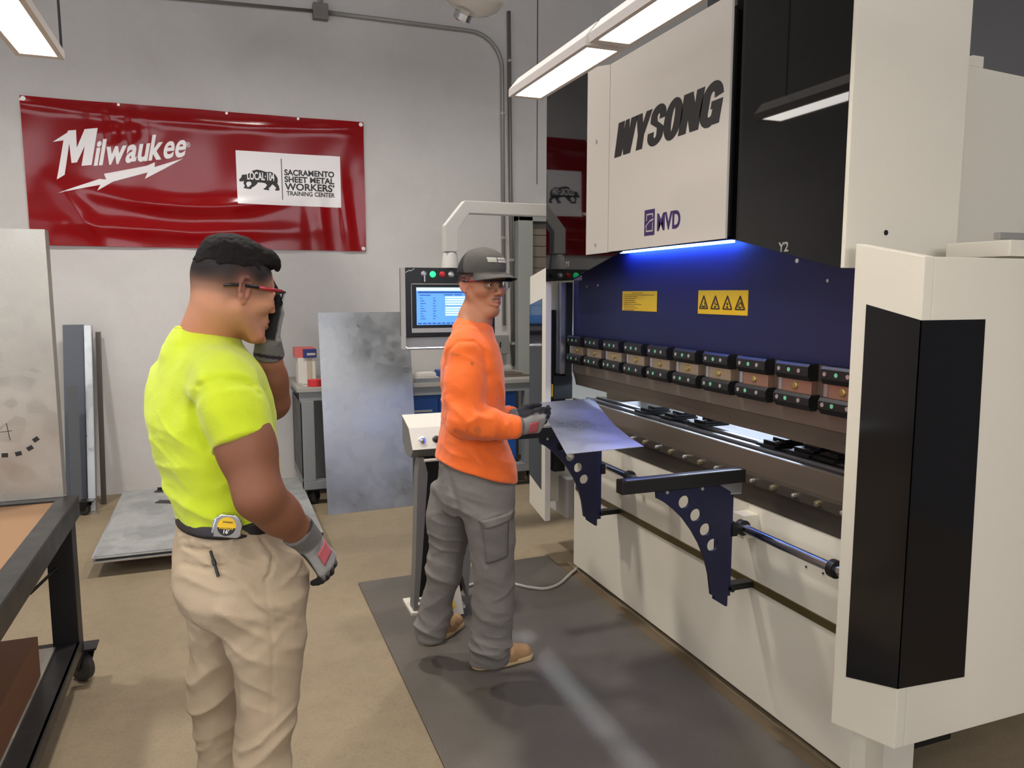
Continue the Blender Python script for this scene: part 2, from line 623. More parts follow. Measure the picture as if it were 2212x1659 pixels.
pipe('conduit', [(2.502, yw, 4.08), (2.52, yw, 2.5), (2.545, yw, .92)], .017, 'pipe_dark', 'straight dark vertical conduit right of the bent one', [(2.51, yw, 3.66), (2.53, yw, 1.9), (2.54, yw, 1.13)])
jb = thing('junction_box', 'small square grey junction box on the conduit high on the wall', 'electrical box', (.86, yw, 3.87))
MB().box(.80, .92, YB - .08, YB - .001, 3.81, 3.93, .006).build('box_body', 'pipe_dark', jb)
MB().cyl((.86, yw - .02, 3.92), (.86, yw - .02, 4.05), .018).build('fitting', 'pipe_grey', jb, smooth=False)
ob = thing('outlet_box', 'grey switch box on the wall behind the orange-shirted man', 'electrical box', (2.40, yw, 1.12))
MB().box(2.31, 2.485, YB - .075, YB - .001, 1.04, 1.21, .008).build('box_body', 'pipe_grey', ob)
MB().box(2.395, 2.405, YB - .082, YB - .07, 1.10, 1.15, .002).build('switch', 'black_plastic', ob)

# clear bowl high-bay lamps hanging near the wall
def high_bay(x, y, z, label):
    t = thing('high_bay_lamp', label, 'lamp', (x, y, z), 0, 'unlit high bay lamps')
    pr = [(.23, .04), (.225, 0.0), (.20, -.06), (.15, -.11), (.09, -.14), (.06, -.145), (.06, -.135), (.09, -.13), (.145, -.10), (.19, -.055), (.215, 0.0), (.22, .04)]
    m = MB().lathe(pr, (x, y, z), (.25, -.45, .85), 40)
    m.build('bowl', 'bowl_glass', t, smooth=True)
    h = MB().lathe([(.045, -.20), (.06, -.19), (.06, -.15), (.075, -.145), (.075, -.12), (.03, -.11)], (x, y, z), (.25, -.45, .85), 14)
    h.build('hub', 'chrome', t)
    MB().tube([(x + .02, y - .04, z + .08), (x + .04, y - .06, z + .5), (x + .04, y - .06, ZC)], .012, 8).build('stem', 'pipe_dark', t)
# unseen high bays added above the frame to brighten the shop
def added_bay(x, y, z, label, power):
    t = thing('high_bay_lamp', label, 'lamp', (x, y, z), 0, 'added high bay lamps')
    MB().lathe([(.06, .22), (.09, .20), (.11, .12), (.20, .0), (.205, -.02), (.20, -.02), (.10, .10), (.03, .12)], (x, y, z), (0, 0, 1), 32).build('reflector', 'fixture_white', t, smooth=True)
    MB().cyl((x, y, z + .2), (x, y, ZC), .012, seg=10).build('stem', 'pipe_dark', t)
    ld = bpy.data.lights.new('fill_spot', 'SPOT')
    ld.energy = power
    ld.color = (1.0, .955, .90)
    ld.spot_size = math.radians(128)
    ld.spot_blend = .9
    ld.shadow_soft_size = .16
    lo = bpy.data.objects.new('fill_spot', ld)
    COL.objects.link(lo)
    lo.parent = t
    lo.location = (0, 0, -.03)
for x, y, k in ((-1.9, 4.1, 2.6), (.35, 4.1, 2.9), (2.3, 4.3, 1.3), (-2.0, .6, 1), (.35, .2, 1), (-2.0, -2.6, 1), (.35, -2.6, 1)):
    added_bay(x, y, 4.85, 'unseen high bay lamp added above the frame as fill light', BAY * k)
bgm = bpy.data.materials.new('clear_bowl')
bgm.use_nodes = True
_b = bgm.node_tree.nodes['Principled BSDF']
_b.inputs['Base Color'].default_value = (.9, .86, .8, 1)
_b.inputs['Transmission Weight'].default_value = .85
_b.inputs['Roughness'].default_value = .12
_b.inputs['IOR'].default_value = 1.2
MATS['bowl_glass'] = bgm
high_bay(1.62, 5.0, 3.56, 'unlit clear bowl high bay lamp above the conduit bend')
high_bay(.45, 5.0, 3.62, 'unlit clear bowl high bay lamp half out of frame near the junction box')

# ------------------------------------------------------------------ the red banner
bn = thing('banner', 'glossy red vinyl banner with white logos on the back wall', 'banner', (-.05, YB - .03, 2.5))
BX0, BX1, BZ0, BZ1 = -1.305, 1.192, 1.955, 3.03
NX, NZ = 150, 66
def banner_y(u, v):
    """gentle sags, buckles and pinned corners of the vinyl; u, v in 0..1"""
    x, z = u * 2.497, v * 1.075
    y = .010
    # one long drape sweeping from left of centre to the right
    c = .30 + .9 * (u - .45) ** 2 * 1.1
    y += .020 * math.exp(-((v - c) / .055) ** 2) * math.exp(-((u - .47) / .26) ** 2)
    y += .014 * math.exp(-((v - .11 - .12 * abs(u - .45)) / .05) ** 2) * math.exp(-((u - .40) / .30) ** 2)
    # vertical buckles at the right edge and lower left corner
    y += .011 * math.sin(x * 30 + 3 * v) * math.exp(-((u - .90) / .085) ** 2) * math.exp(-((v - .22) / .26) ** 2)
    y += .012 * math.exp(-(((u - .11) - .25 * (.35 - v)) / .03) ** 2) * math.exp(-((v - .22) / .18) ** 2)
    y += .010 * math.exp(-((v - .84 + .05 * math.sin(9 * u)) / .06) ** 2) * math.exp(-((u - .27) / .08) ** 2)
    y += .006 * math.sin(x * 42 + 2 * z) * math.exp(-((u - .27) / .07) ** 2) * math.exp(-((v - .80) / .12) ** 2)
    y += .006 * math.exp(-((v - .95 + .05 * math.sin(PI * u)) / .03) ** 2)
    y += .004 * math.sin(5 * x + 2.2 * z) + .003 * math.sin(11 * x - 5 * z)
    y = .010 + (y - .010) * 1.5
    return YB - .008 - .5 * (y + math.sqrt(y * y + .00006))
def banner_pt(x, z, lift=0.0):
    u = (x - BX0) / (BX1 - BX0); v = (z - BZ0) / (BZ1 - BZ0)
    return Vector((x, banner_y(u, v) - lift, z))
bm = bmesh.new()
vs = [[bm.verts.new(banner_pt(BX0 + (BX1 - BX0) * i / NX, BZ0 + (BZ1 - BZ0) * j / NZ)) for i in range(NX + 1)] for j in range(NZ + 1)]
for j in range(NZ):
    for i in range(NX):
        bm.faces.new((vs[j][i], vs[j][i + 1], vs[j + 1][i + 1], vs[j + 1][i]))
bmesh.ops.solidify(bm, geom=list(bm.faces), thickness=-.0012)
mb = MB(); mb.bm.free(); mb.bm = bm
mb.build('vinyl_sheet', 'banner_red', bn, angle=45)
def drape(me, lift):
    """lay flat artwork (x, z) on the banner surface"""
    b = bmesh.new()
    b.from_mesh(me)
    bmesh.ops.subdivide_edges(b, edges=[e for e in b.edges if e.calc_length() > .06], cuts=3, use_grid_fill=False)
    bmesh.ops.triangulate(b, faces=[f for f in b.faces if len(f.verts) > 4])
    for v in b.verts:
        front = v.co.y < 0
        p = banner_pt(v.co.x, v.co.z, lift if front else 0.0)
        v.co = p
    b.to_mesh(me)
    b.free()
    return me
def flat_frame(x, z):
    return frame((x, 0, z), (1, 0, 0), (0, 0, 1))
# white panel of the training centre: a gridded patch
px0, px1, pz0, pz1 = .165, .99, 2.315, 2.735
b = bmesh.new()
n1, n2 = 44, 24
g = [[b.verts.new(banner_pt(px0 + (px1 - px0) * i / n1, pz0 + (pz1 - pz0) * j / n2, .0022)) for i in range(n1 + 1)] for j in range(n2 + 1)]
for j in range(n2):
    for i in range(n1):
        b.faces.new((g[j][i], g[j][i + 1], g[j + 1][i + 1], g[j + 1][i]))
mb = MB(); mb.bm.free(); mb.bm = b
mb.build('white_panel', 'banner_white', bn, smooth=True)
txt = []
for s, z, size in (('SACRAMENTO', 2.562, .064), ('SHEET METAL', 2.507, .064), ("WORKERS\u2019", 2.443, .078), ('TRAINING CENTER', 2.398, .049)):
    me = text_me(s, size, flat_frame(0, 0), bold=.0022 if size > .05 else .0012)
    xs = [v.co.x for v in me.vertices]
    w = max(xs) - min(xs)
    target = .392 if 'T' in s and 'TR' in s else .402
    x_at = .548 if s == 'TRAINING CENTER' else .536
    x_min = min(v.co.x for v in me.vertices)
    for v in me.vertices:
        v.co.x = x_at + (v.co.x - x_min) * target / w
        v.co.z = z + v.co.z * 1.0
    txt.append(drape(me, .0036))
txt.append(drape(poly_me([[(.513, 2.36), (.519, 2.36), (.519, 2.69), (.513, 2.69)]], flat_frame(0, 0)), .0036))
# walking bear silhouette with the local's number
bear = [(0, .42), (.03, .5), (.06, .56), (.07, .66), (.11, .70), (.14, .68), (.17, .72), (.20, .70), (.26, .78), (.36, .92), (.45, .97), (.56, .94), (.68, .88), (.80, .90), (.90, .80),
        (.96, .62), (.965, .45), (.95, .35), (.985, .24), (1.0, .10), (1.0, .02), (.90, .0), (.885, .06), (.92, .12), (.88, .22), (.82, .30), (.79, .22), (.74, .12), (.72, .08), (.75, .03), (.73, 0.0), (.60, .03), (.60, .08),
        (.645, .12), (.69, .26), (.64, .34), (.55, .36), (.46, .36), (.44, .28), (.37, .16), (.30, .08), (.29, .02), (.19, .02), (.18, .07), (.23, .11), (.30, .24), (.30, .33), (.26, .38), (.20, .36), (.17, .27), (.185, .17), (.21, .09), (.20, .03), (.11, .05), (.11, .10), (.14, .14), (.105, .28), (.12, .40), (.09, .37), (.05, .36), (.02, .355)]
txt.append(drape(poly_me([[(.182 + .312 * p[0], 2.432 + .165 * p[1]) for p in bear]], flat_frame(0, 0)), .0036))
join_me('black_lettering', txt, 'banner_black', bn)
me = text_me('LOCAL\u00b7104', .078, flat_frame(0, 0), bold=.002)
xs = [v.co.x for v in me.vertices]
for v in me.vertices:
    v.co.x = .245 + (v.co.x - min(xs)) * .212 / (max(xs) - min(xs))
    v.co.z = 2.512 + v.co.z * 1.08
join_me('bear_lettering', [drape(me, .0050)], 'banner_white', bn)
# the tool maker's script wordmark and bolt
def mk(x, z):            # slanted, rising baseline
    return (-1.085 + (x + .22 * z) * .93, 2.525 + z + .150 * x)
Mpoly = [(-.075, .200), (.02, .262), (.02, .275), (.078, .275), (.105, .14), (.14, .275), (.235, .275), (.235, .0), (.162, .0), (.162, .15), (.125, .03), (.085, .03), (.045, .18), (.05, -.055), (.0, -.085), (.0, .205)]
wm = [drape(poly_me([[mk(*p) for p in Mpoly]], flat_frame(0, 0)), .003)]
xcur = .250
for ch in 'ilwaukee':
    me = text_me(ch, .235, flat_frame(0, 0), bold=.0055 if ch == 'e' else .0075)
    x_min = min(v.co.x for v in me.vertices); x_max = max(v.co.x for v in me.vertices)
    k = .78
    for v in me.vertices:
        q = mk(xcur + (v.co.x - x_min) * k, v.co.z * 1.12)
        v.co.x, v.co.z = q
    xcur += (x_max - x_min) * k + .007
    wm.append(drape(me, .003))
sc = .86 / (xcur + .075)
bolt = [(-1.07 - .035 + (q[0] + 1.07) * .92, q[1] + .022) for q in [(-1.07, 2.318), (-.76, 2.438), (-.71, 2.436), (-.725, 2.478), (-.40, 2.555), (-.335, 2.585), (-.34, 2.548), (-.11, 2.625), (-.27, 2.535), (-.42, 2.455), (-.395, 2.505), (-.66, 2.424), (-.78, 2.350), (-.755, 2.395)]]
wm.append(drape(poly_me([bolt], flat_frame(0, 0)), .003))
me = text_me('\u00ae', .05, flat_frame(0, 0))
for v in me.vertices:
    v.co.x += -.205; v.co.z += 2.735
wm.append(drape(me, .003))
for me in wm[:-2]:
    for v in me.vertices:
        pass
join_me('wordmark', wm, 'banner_white', bn)
for (x, z) in ((BX0 + .022, BZ1 - .022), (-.66, BZ1 - .012), (.11, BZ1 - .012), (.66, BZ1 - .012), (BX1 - .022, BZ1 - .022), (BX1 - .022, BZ0 + .022), (BX0 + .022, BZ0 + .022)):
    r = .017 if (x < -1.2 or x > 1.1) else .010
    p = banner_pt(x, z)
    MB().lathe([(r * .3, -.002), (r, -.002), (r, .004), (r * .3, .004)], p, (0, -1, 0), 16).build('grommet', 'grommet', bn)
# ------------------------------------------------------------------ press brake
YM = 2.83
pb = thing('press_brake', 'large white and navy press brake with black hood panels', 'machine', (1.865, YM, 0))
Y0, Y1 = 1.70, 3.90
# lower beam: white front plate with a slot rail, two inner layers
MB().box(1.865, 2.06, 1.79, Y1, .03, .80, .003).box(1.93, 2.06, 1.72, 1.79, .03, .8, .003).build('lower_beam', 'machine_white', pb)
MB().box(1.90, 2.02, 1.80, 3.88, 0, .04).build('beam_foot', 'black_steel', pb)
MB().box(1.858, 1.868, 1.80, 3.87, .478, .508, .002).build('slot_rail', 'rail_bronze', pb)
h = MB()
for (y, z) in ((1.86, .60), (1.868, .566), (1.856, .585), (2.03, .655), (1.95, .66)):
    h.cyl((1.868, y, z), (1.862, y, z), .007 if y < 1.87 else .004, seg=12)
h.build('plug_screws', 'steel_dark', pb)
# upper shaft with end blocks
MB().cyl((1.80, 2.30, .724), (1.80, 1.76, .724), .018, seg=28).build('guide_shaft', 'chrome', pb, angle=40)
for y in (2.30, 1.835, 3.15, 3.70):
    MB().cyl((1.80, y + .012, .724), (1.80, y - .012, .724), .03, seg=24, bev=.003).build('shaft_collar', 'black_plastic', pb)
MB().cyl((1.80, 3.85, .724), (1.80, 2.9, .724), .018, seg=28).build('guide_shaft', 'chrome', pb, angle=40)
for a, b_ in ((2.29, 2.36), (1.75, 1.80), (3.80, 3.86), (2.86, 2.92)):
    MB().box(1.80, 1.866, a, b_, .68, .77, .004).build('shaft_block', 'machine_white', pb)
# dark bolster, clamping rail with bolts, die block
MB().box(1.862, 2.06, 1.75, 3.94, .80, .889, .002).build('bolster', 'steel_dark', pb)
cl = MB().box(1.838, 1.90, 1.75, 3.94, .884, .922, .003)
cl.build('die_clamp_rail', 'steel_dark', pb)
for i in range(19):
    y = 3.86 - i * .112
    k = .011 if i % 2 else .008
    m = MB().cyl((1.839, y, .903), (1.824, y, .903), k, seg=6)
    m.cyl((1.826, y, .903), (1.821, y, .903), k * .55, seg=10)
    m.build('rail_bolt', 'bolt_zinc' if i % 2 else 'screw', pb)
MB().box(1.869, 1.878, 1.75, 3.94, .92, 1.001, .0015).box(1.878, 2.06, 1.75, 3.94, .92, .985).build('die_block', 'steel_brown', pb)
ds = MB()
for a, b, z in ((1.8785, 1.893, 1.001), (1.955, 1.975, 1.000), (2.02, 2.04, 1.002)):
    ds.box(a, b, 1.75, 3.94, .985, z, .001)
ds.build('die_rib', 'steel_bright', pb)
MB().box(1.893, 1.955, 1.75, 3.94, .985, .991).box(1.975, 2.02, 1.75, 3.94, .985, .993).box(2.04, 2.06, 1.75, 3.94, .985, .999).build('die_groove', 'black_metal', pb)
MB().box(2.06, 2.45, 1.75, 3.94, .90, .96).build('rear_table', 'steel_dark', pb)
# back gauge fingers lying behind the die
for (x, y, w) in ((1.986, 3.304, .10), (2.01, 3.11, .11), (2.037, 2.903, .11), (2.01, 2.386, .11), (2.023, 2.222, .12), (2.034, 2.107, .11)):
    f = MB().box(x - .05, x + .10, y - w / 2, y + w / 2, 1.0025, 1.014, .002)
    f.box(x - .02, x + .10, y - w / 2 + .012, y + w / 2 - .008, 1.014, 1.024, .002)
    f.box(x + .02, x + .12, y - w / 2 + .02, y + w / 2 - .015, 1.024, 1.032, .002)
    f.cyl((x - .005, y - .02, 1.024), (x - .005, y - .02, 1.0275), .006, seg=12)
    f.build('gauge_finger', 'black_metal', pb)
MB().box(2.44, 2.56, 1.95, 3.85, .86, .985, .004).build('back_gauge_bar', 'steel_dark', pb)
# ram, tool holder, punch
MB().box(1.90, 1.97, 1.776, 4.005, 1.358, 1.90, .002).build('ram', 'navy', pb)
MB().box(1.897, 1.96, 1.70, 4.0, 1.20, 1.357, .002).build('tool_holder', 'steel_brown', pb)
MB().prism([(1.885, 1.205), (1.94, 1.205), (1.94, 1.14), (1.925, 1.10), (1.915, 1.072), (1.908, 1.072), (1.902, 1.10), (1.890, 1.142), (1.885, 1.145)], 1, 1.70, 3.98).build('punch', 'steel_brown', pb)
for i in range(11):
    yl = 3.985 - .2212 * i
    ya, yb = yl - .165, yl
    pl = MB().box(1.872, 1.898, ya + .004, yb - .004, 1.215, 1.35, .002).build('punch_clamp', 'clamp_plate' if i < 7 else 'copper_plate', pb)
    MB().prism([(1.850, 1.318), (1.850, 1.350), (1.858, 1.359), (1.897, 1.359), (1.897, 1.300), (1.862, 1.300)], 1, ya, yb, .002).build('upper_jaw', 'black_plastic', pl)
    MB().prism([(1.848, 1.218), (1.848, 1.243), (1.856, 1.254), (1.897, 1.254), (1.897, 1.199), (1.862, 1.199)], 1, ya - .012, yb + .002, .002).build('lower_jaw', 'black_plastic', pl)
    for (dy, z, x) in ((.022, 1.334, 1.8495), (.122, 1.334, 1.8495), (.02, 1.232, 1.8475), (.128, 1.232, 1.8475)):
        MB().lathe([(.0025, .0), (.0075, 0), (.0075, .002), (.003, .002)], (x, yb - dy, z), (-1, 0, 0), 12).build('jaw_screw', 'screw', pl)
    for (dy, z, x) in ((.072, 1.334, 1.8495), (.062, 1.232, 1.8475)):
        MB().cyl((x + .001, yb - dy, z), (x - .0012, yb - dy, z), .0075, seg=12).build('green_dot', 'green_dot', pl)
    MB().lathe([(.004, -.002), (.0135, -.002), (.0135, .004), (.009, .006), (.004, .006)], (1.872, yb - .082, 1.278), (-1, 0, 0), 16).build('bolt_head', 'brass', pl)
    MB().box(1.868, 1.874, yb - .018, yb - .001, 1.256, 1.30, .001).build('edge_strip', 'steel_bright', pl)
# work light bar behind the die and an added unseen area light that streaks the mat
MB().box(2.62, 2.64, 1.90, 4.70, 1.06, 1.22).build('work_light_bar', 'fixture_white', pb)
MB().box(2.616, 2.6195, 1.91, 4.69, 1.07, 1.21).build('work_light_leds', 'led_work', pb)
_ll = bpy.data.lights.new('added_streak_light', 'AREA')
_ll.shape = 'RECTANGLE'; _ll.size = 1.15; _ll.size_y = .012; _ll.energy = .40; _ll.color = (.72, .84, 1.0); _ll.spread = math.radians(5)
_lo = bpy.data.objects.new('added_streak_light', _ll); COL.objects.link(_lo)
_lo.parent = pb
_d = Vector((1.255 - 1.69, 0, -1.77)).normalized()
_lo.matrix_local = Matrix.Translation(Vector((1.69, 2.62, 1.775)) - OFF[pb.name]) @ frame((0, 0, 0), (0, 1, 0), _d.cross(Vector((0, 1, 0))) * -1, -_d)
# warning plates on the ram
lb = MB().box(1.8985, 1.901, 3.103, 3.430, 1.512, 1.608, .001).build('text_plate', 'yellow_label', pb)
ink = MB()
for k, (a, w) in enumerate(((.10, .10), (.015, .29), (.02, .13), (.02, .115), (.02, .10), (.02, .12), (.02, .17), (.02, .105), (.02, .135), (.02, .10))):
    z = 1.600 - k * .0092
    ink.box(1.898, 1.899, 3.43 - a - w, 3.43 - a, z - .0022, z)
ink.build('printed_lines', 'label_ink', lb)
wp = MB().box(1.8985, 1.901, 2.442, 2.772, 1.512, 1.61, .001).build('pictogram_plate', 'yellow_label', pb)
def on_ram(y, z):
    return frame((1.8978, y, z), (0, -1, 0), (0, 0, 1))
pic = []
for i in range(4):
    yc = 2.772 - .042 - i * .0805
    fr = on_ram(yc, 1.532)
    tri = [(-.029, 0), (.029, 0), (.032, .005), (.003, .057), (-.003, .057), (-.032, .005)]
    tin = [(-.0225, .0055), (.0225, .0055), (.0, .046)]
    pic.append(poly_me([tri, tin], fr))
    pic.append(poly_me([[(-.008, .007), (.006, .007), (.006, .014), (-.008, .014)]], fr))
    if i == 0: pic.append(poly_me([[(.008, .007), (.013, .007), (.012, .02), (.006, .030), (.002, .028), (.008, .018)]], fr)); pic.append(poly_me([[(-.016, .007), (-.012, .007), (-.006, .018), (-.009, .019)]], fr))
    if i == 1: pic.append(poly_me([[(-.007, .022), (.013, .016), (.014, .020), (-.003, .027), (.001, .036), (-.002, .037)]], fr))
    if i == 2: pic.append(poly_me([[(-.007, .023), (0, .030), (.007, .023), (0, .016)]], fr))
    if i == 3: pic.append(poly_me([[(-.014, .010), (.004, .028), (.012, .008), (.016, .009), (.004, .035), (-.016, .014)]], fr)); pic.append(poly_me([[(.008, .030), (.013, .020), (.015, .021), (.009, .034)]], fr))
join_me('pictograms', pic, 'label_ink', wp)
dots = MB()
for (y, z) in ((3.83, 1.635), (3.70, 1.64), (2.03, 1.64)):
    dots.cyl((1.901, y, z), (1.896, y, z), .006, seg=12)
dots.build('ram_screws', 'screw', pb)
# hood: black glossy front, white end, frame behind
hp = [(3.945, 1.662), (3.625, 1.664), (3.09, 1.786), (2.29, 1.789), (1.772, 1.672), (1.772, 3.05), (2.30, 3.05), (2.30, 2.58), (3.30, 2.58), (3.43, 2.664), (3.945, 2.664)]
MB().prism(hp, 0, 1.70, 1.712).build('hood_front', 'acrylic', pb)
hb = MB().box(1.713, 2.5, 2.42, 3.93, 1.92, 2.56, .004)
hb.build('hood_body', 'machine_white', pb)
hs = MB().prism([(1.7005, 1.672), (2.143, 1.672), (2.143, 3.05), (1.7005, 3.05)], 1, 1.757, 1.7715, .002)
hs.box(1.714, 2.14, 1.772, 1.80, 1.69, 3.05)
hend = hs.build('hood_end', 'machine_white', pb)
MB().cyl((1.852, 1.7575, 1.777), (1.852, 1.756, 1.777), .008, seg=16).build('end_hole', 'black_plastic', hend)
MB().box(1.714, 2.4, 3.90, 3.944, 1.67, 2.66, .003).build('hood_end', 'machine_white', pb)
# white name panel
wy1, wy0 = 3.166, 2.290
np_ = MB().prism([(wy0, 1.790), (wy1 - .002, 1.786), (wy1 - .002, 2.612), (wy0, 2.612)], 0, 1.672, 1.682, .0015)
np_.build('name_panel', 'panel_white', pb)
MB().prism([(wy1 + .002, 1.784), (3.392, 1.783), (3.392, 2.648), (3.36, 2.65), (wy1 + .002, 2.612)], 0, 1.672, 1.684, .0015).box(1.684, 1.70, 3.36, 3.39, 1.79, 2.64).build('side_panel', 'panel_white', pb)
MB().box(1.682, 1.70, 2.305, 3.36, 1.80, 2.57).build('panel_backing', 'black_plastic', pb)
bs = MB()
for z in (1.826, 2.30):
    bs.lathe([(.003, 0), (.010, 0), (.010, .002), (.004, .0035)], (1.6722, 3.29, z), (-1, 0, 0), 14)
bs.build('panel_bolt', 'screw', pb)
def on_panel(y, z):
    return frame((1.6714, y, z), (0, -1, 0), (0, 0, 1))
# block-italic maker's name, drawn letter by letter
def shear_set(pts, x0, w, h=.138, sh=.26):
    return [(x0 + p[0] * w + p[1] * h * sh, p[1] * h) for p in pts]
LET = {
 'W': [[(0, 0), (.36, 0), (.42, .28), (.50, 0), (.86, 0), (1.0, 1), (.70, 1), (.66, .55), (.58, 1), (.40, 1), (.345, .5), (.31, 1), (0, 1)]],
 'Y': [[(.28, 0), (.66, 0), (.66, .38), (1.0, 1), (.66, 1), (.50, .66), (.36, 1), (0, 1), (.28, .40)]],
 'N': [[(0, 0), (.36, 0), (.36, .42), (.60, 0), (1.0, 0), (1.0, 1), (.66, 1), (.66, .62), (.44, 1), (0, 1)]],
}
def ell(cx, cy, rx, ry, a0=0, a1=360, n=26):
    return [(cx + rx * math.cos(math.radians(a0 + (a1 - a0) * i / (n - 1))), cy + ry * math.sin(math.radians(a0 + (a1 - a0) * i / (n - 1)))) for i in range(n)]
LET['O'] = [ell(.5, .5, .5, .54, 0, 352, 40), ell(.5, .5, .10, .34, 0, 350, 24)]
LET['S'] = [ell(.52, .76, .46, .29, 10, 180, 14) + [(.08, .62), (.55, .44), (.58, .28)] + ell(.47, .26, .12, .12, 0, -180, 8)[1:] + [(.35, .32), (.0, .32)] + ell(.48, .24, .48, .28, 180, 360, 16) + [(.96, .40), (.50, .60), (.44, .72)] + ell(.54, .74, .10, .10, 180, 0, 8) + [(.64, .68), (.98, .68)]]
LET['G'] = [ell(.5, .56, .5, .48, 18, 180, 18) + [(0, .44)] + ell(.5, .42, .5, .46, 180, 285, 12) + [(.68, .06), (.70, .0), (1.0, .0), (1.0, .55), (.52, .55), (.52, .40), (.62, .40), (.62, .26)] + ell(.50, .27, .12, .10, 0, -180, 8) + [(.38, .70)] + ell(.50, .70, .12, .13, 180, 0, 8) + [(.63, .66)]]
yl, yr = 3.112, 2.312
adv = [('W', .158), ('Y', .120), ('S', .118), ('O', .122), ('N', .128), ('G', .128)]
tot = sum(a for _, a in adv)
gap = (yl - yr - .138 * .26 - tot) / 5
nm = []
x = 0
for ch, w in adv:
    nm.append(poly_me([shear_set(p, x, w) for p in LET[ch]], on_panel(yl, 2.200), .0004, 0.0, .0028))
    x += w + gap
join_me('maker_name', nm, 'letter_black', pb)
lg = [poly_me([[(0, 0), (.080, 0), (.080, .105), (0, .105)], [(.016, .060), (.020, .060), (.020, .083), (.060, .083), (.060, .070), (.067, .076), (.067, .089), (.014, .089), (.014, .060)], [(.008, .034), (.040, .055), (.070, .060), (.072, .068), (.040, .061), (.006, .040)], [(.012, .015), (.067, .015), (.067, .055), (.061, .052), (.061, .021), (.018, .021), (.018, .038), (.012, .035)]], on_panel(2.842, 1.836))]
mv = text_me('MVD', .094, on_panel(0, 0), bold=.0030)
ys = [v.co.y for v in mv.vertices]
for v in mv.vertices:
    v.co.y = 2.742 + (v.co.y - max(ys)) * .168 / (max(ys) - min(ys))
    v.co.z += 1.852
lg.append(mv)
join_me('series_logo', lg, 'logo_purple', pb)
def on_hood(y, z):
    return frame((1.6990, y, z), (0, -1, 0), (0, 0, 1))
ax = [text_me('Y1', .042, on_hood(3.68, 1.733), bold=.0008), text_me('Y2', .042, on_hood(2.04, 1.732), bold=.0008)]
join_me('axis_letters', ax, 'screw', pb)
MB().cyl((1.7002, 1.952, 1.70), (1.6975, 1.952, 1.70), .007, seg=14).build('hood_screw', 'screw', pb)
# blue-white light bar under the name panel
lb_ = MB().box(1.852, 1.880, 2.50, 3.40, 1.803, 1.812)
lb_.build('light_bar', 'fixture_white', pb)
le = MB()
for k in range(9):
    a = 2.505 + k * .099
    le.box(1.855, 1.877, a, a + .094, 1.7935, 1.8028, .002)
le.build('light_bar_leds', 'led_blue', pb)
# side frames (C shape) and ram guides
MB().prism([(1.93, 0), (3.1, 0), (3.1, 2.40), (2.0, 2.40), (2.0, 1.40), (2.35, 1.40), (2.35, .90), (1.93, .90)], 1, 3.955, 4.02, .003).build('side_frame', 'machine_white', pb)
MB().box(1.83, 1.86, 4.03, 4.06, 1.13, 1.66, .003).box(1.83, 1.86, 4.075, 4.10, 1.13, 1.66, .003).build('guide_rail', 'steel_bright', pb)
MB().box(1.86, 1.90, 4.02, 4.12, 1.10, 1.66).build('guide_channel', 'black_plastic', pb)
MB().box(1.78, 1.90, 4.01, 4.16, .985, 1.12, .004).build('sensor_block', 'black_plastic', pb)
MB().box(1.775, 1.80, 4.02, 4.10, 1.0, 1.075, .004).build('sensor_face', 'yellow_label', pb)
MB().box(1.80, 1.87, 4.04, 4.18, .55, .99, .004).box(1.80, 1.86, 4.13, 4.2, .99, 1.5, .004).build('sensor_post', 'black_plastic', pb)
MB().box(1.88, 2.15, 4.03, 4.35, .26, .50, .01).build('pump_box', 'console_grey', pb)
# side guards: white sheet housings with wrapped dark windows
def guard(yi, yo, xs):
    s = 1 if yo > yi else -1
    g = MB().prism([(yi, .288), (yo, .339), (yo, 1.693), (yi, 1.739)], 0, 1.700, 1.735, .003)
    g.prism([(1.7352, .339), (xs, .339), (xs, 1.693), (1.7352, 1.693)], 1, min(yo, yo - s * .03), max(yo, yo - s * .03), .003)
    gd = g.build('side_guard', 'machine_white', pb)
    w = MB()
    a = yi + (yo - yi) * .215
    yo2 = yo + s * .0015
    w.prism([(a, .462), (yo2, .517), (yo2, 1.529), (a, 1.568)], 0, 1.6985, 1.701)
    w.prism([(1.6985, .517), (1.70 + .252, .505), (1.70 + .232, 1.529), (1.6985, 1.529)], 1, min(yo2, yo - s * .001), max(yo2, yo - s * .001))
    w.build('guard_window', 'window_black', gd)
guard(1.716, 1.483, 2.32)
guard(3.945, 4.180, 2.2)
MB().box(2.03, 2.4, 1.50, 1.70, 1.70, 1.745, .004).build('guard_bracket', 'machine_white', pb)
MB().box(2.12, 2.6, 1.60, 1.62, 1.755, 1.775, .003).build('guard_rod', 'pipe_grey', pb)
# electrical cabinet at the right rear
MB().prism([(2.15, .2), (3.2, .2), (3.2, 2.30), (2.15, 2.345)], 1, 1.90, 2.4, .004).build('rear_cabinet', 'machine_white', pb)
MB().prism([(2.29, 2.34), (2.29, 2.352), (2.335, 2.372), (2.385, 2.372), (2.385, 2.335)], 1, 1.902, 1.95, .002).build('lifting_lug', 'machine_white', pb)
MB().box(2.0, 2.25, 1.74, 1.80, .10, .14, .004).build('foot_bolt', 'black_plastic', pb)

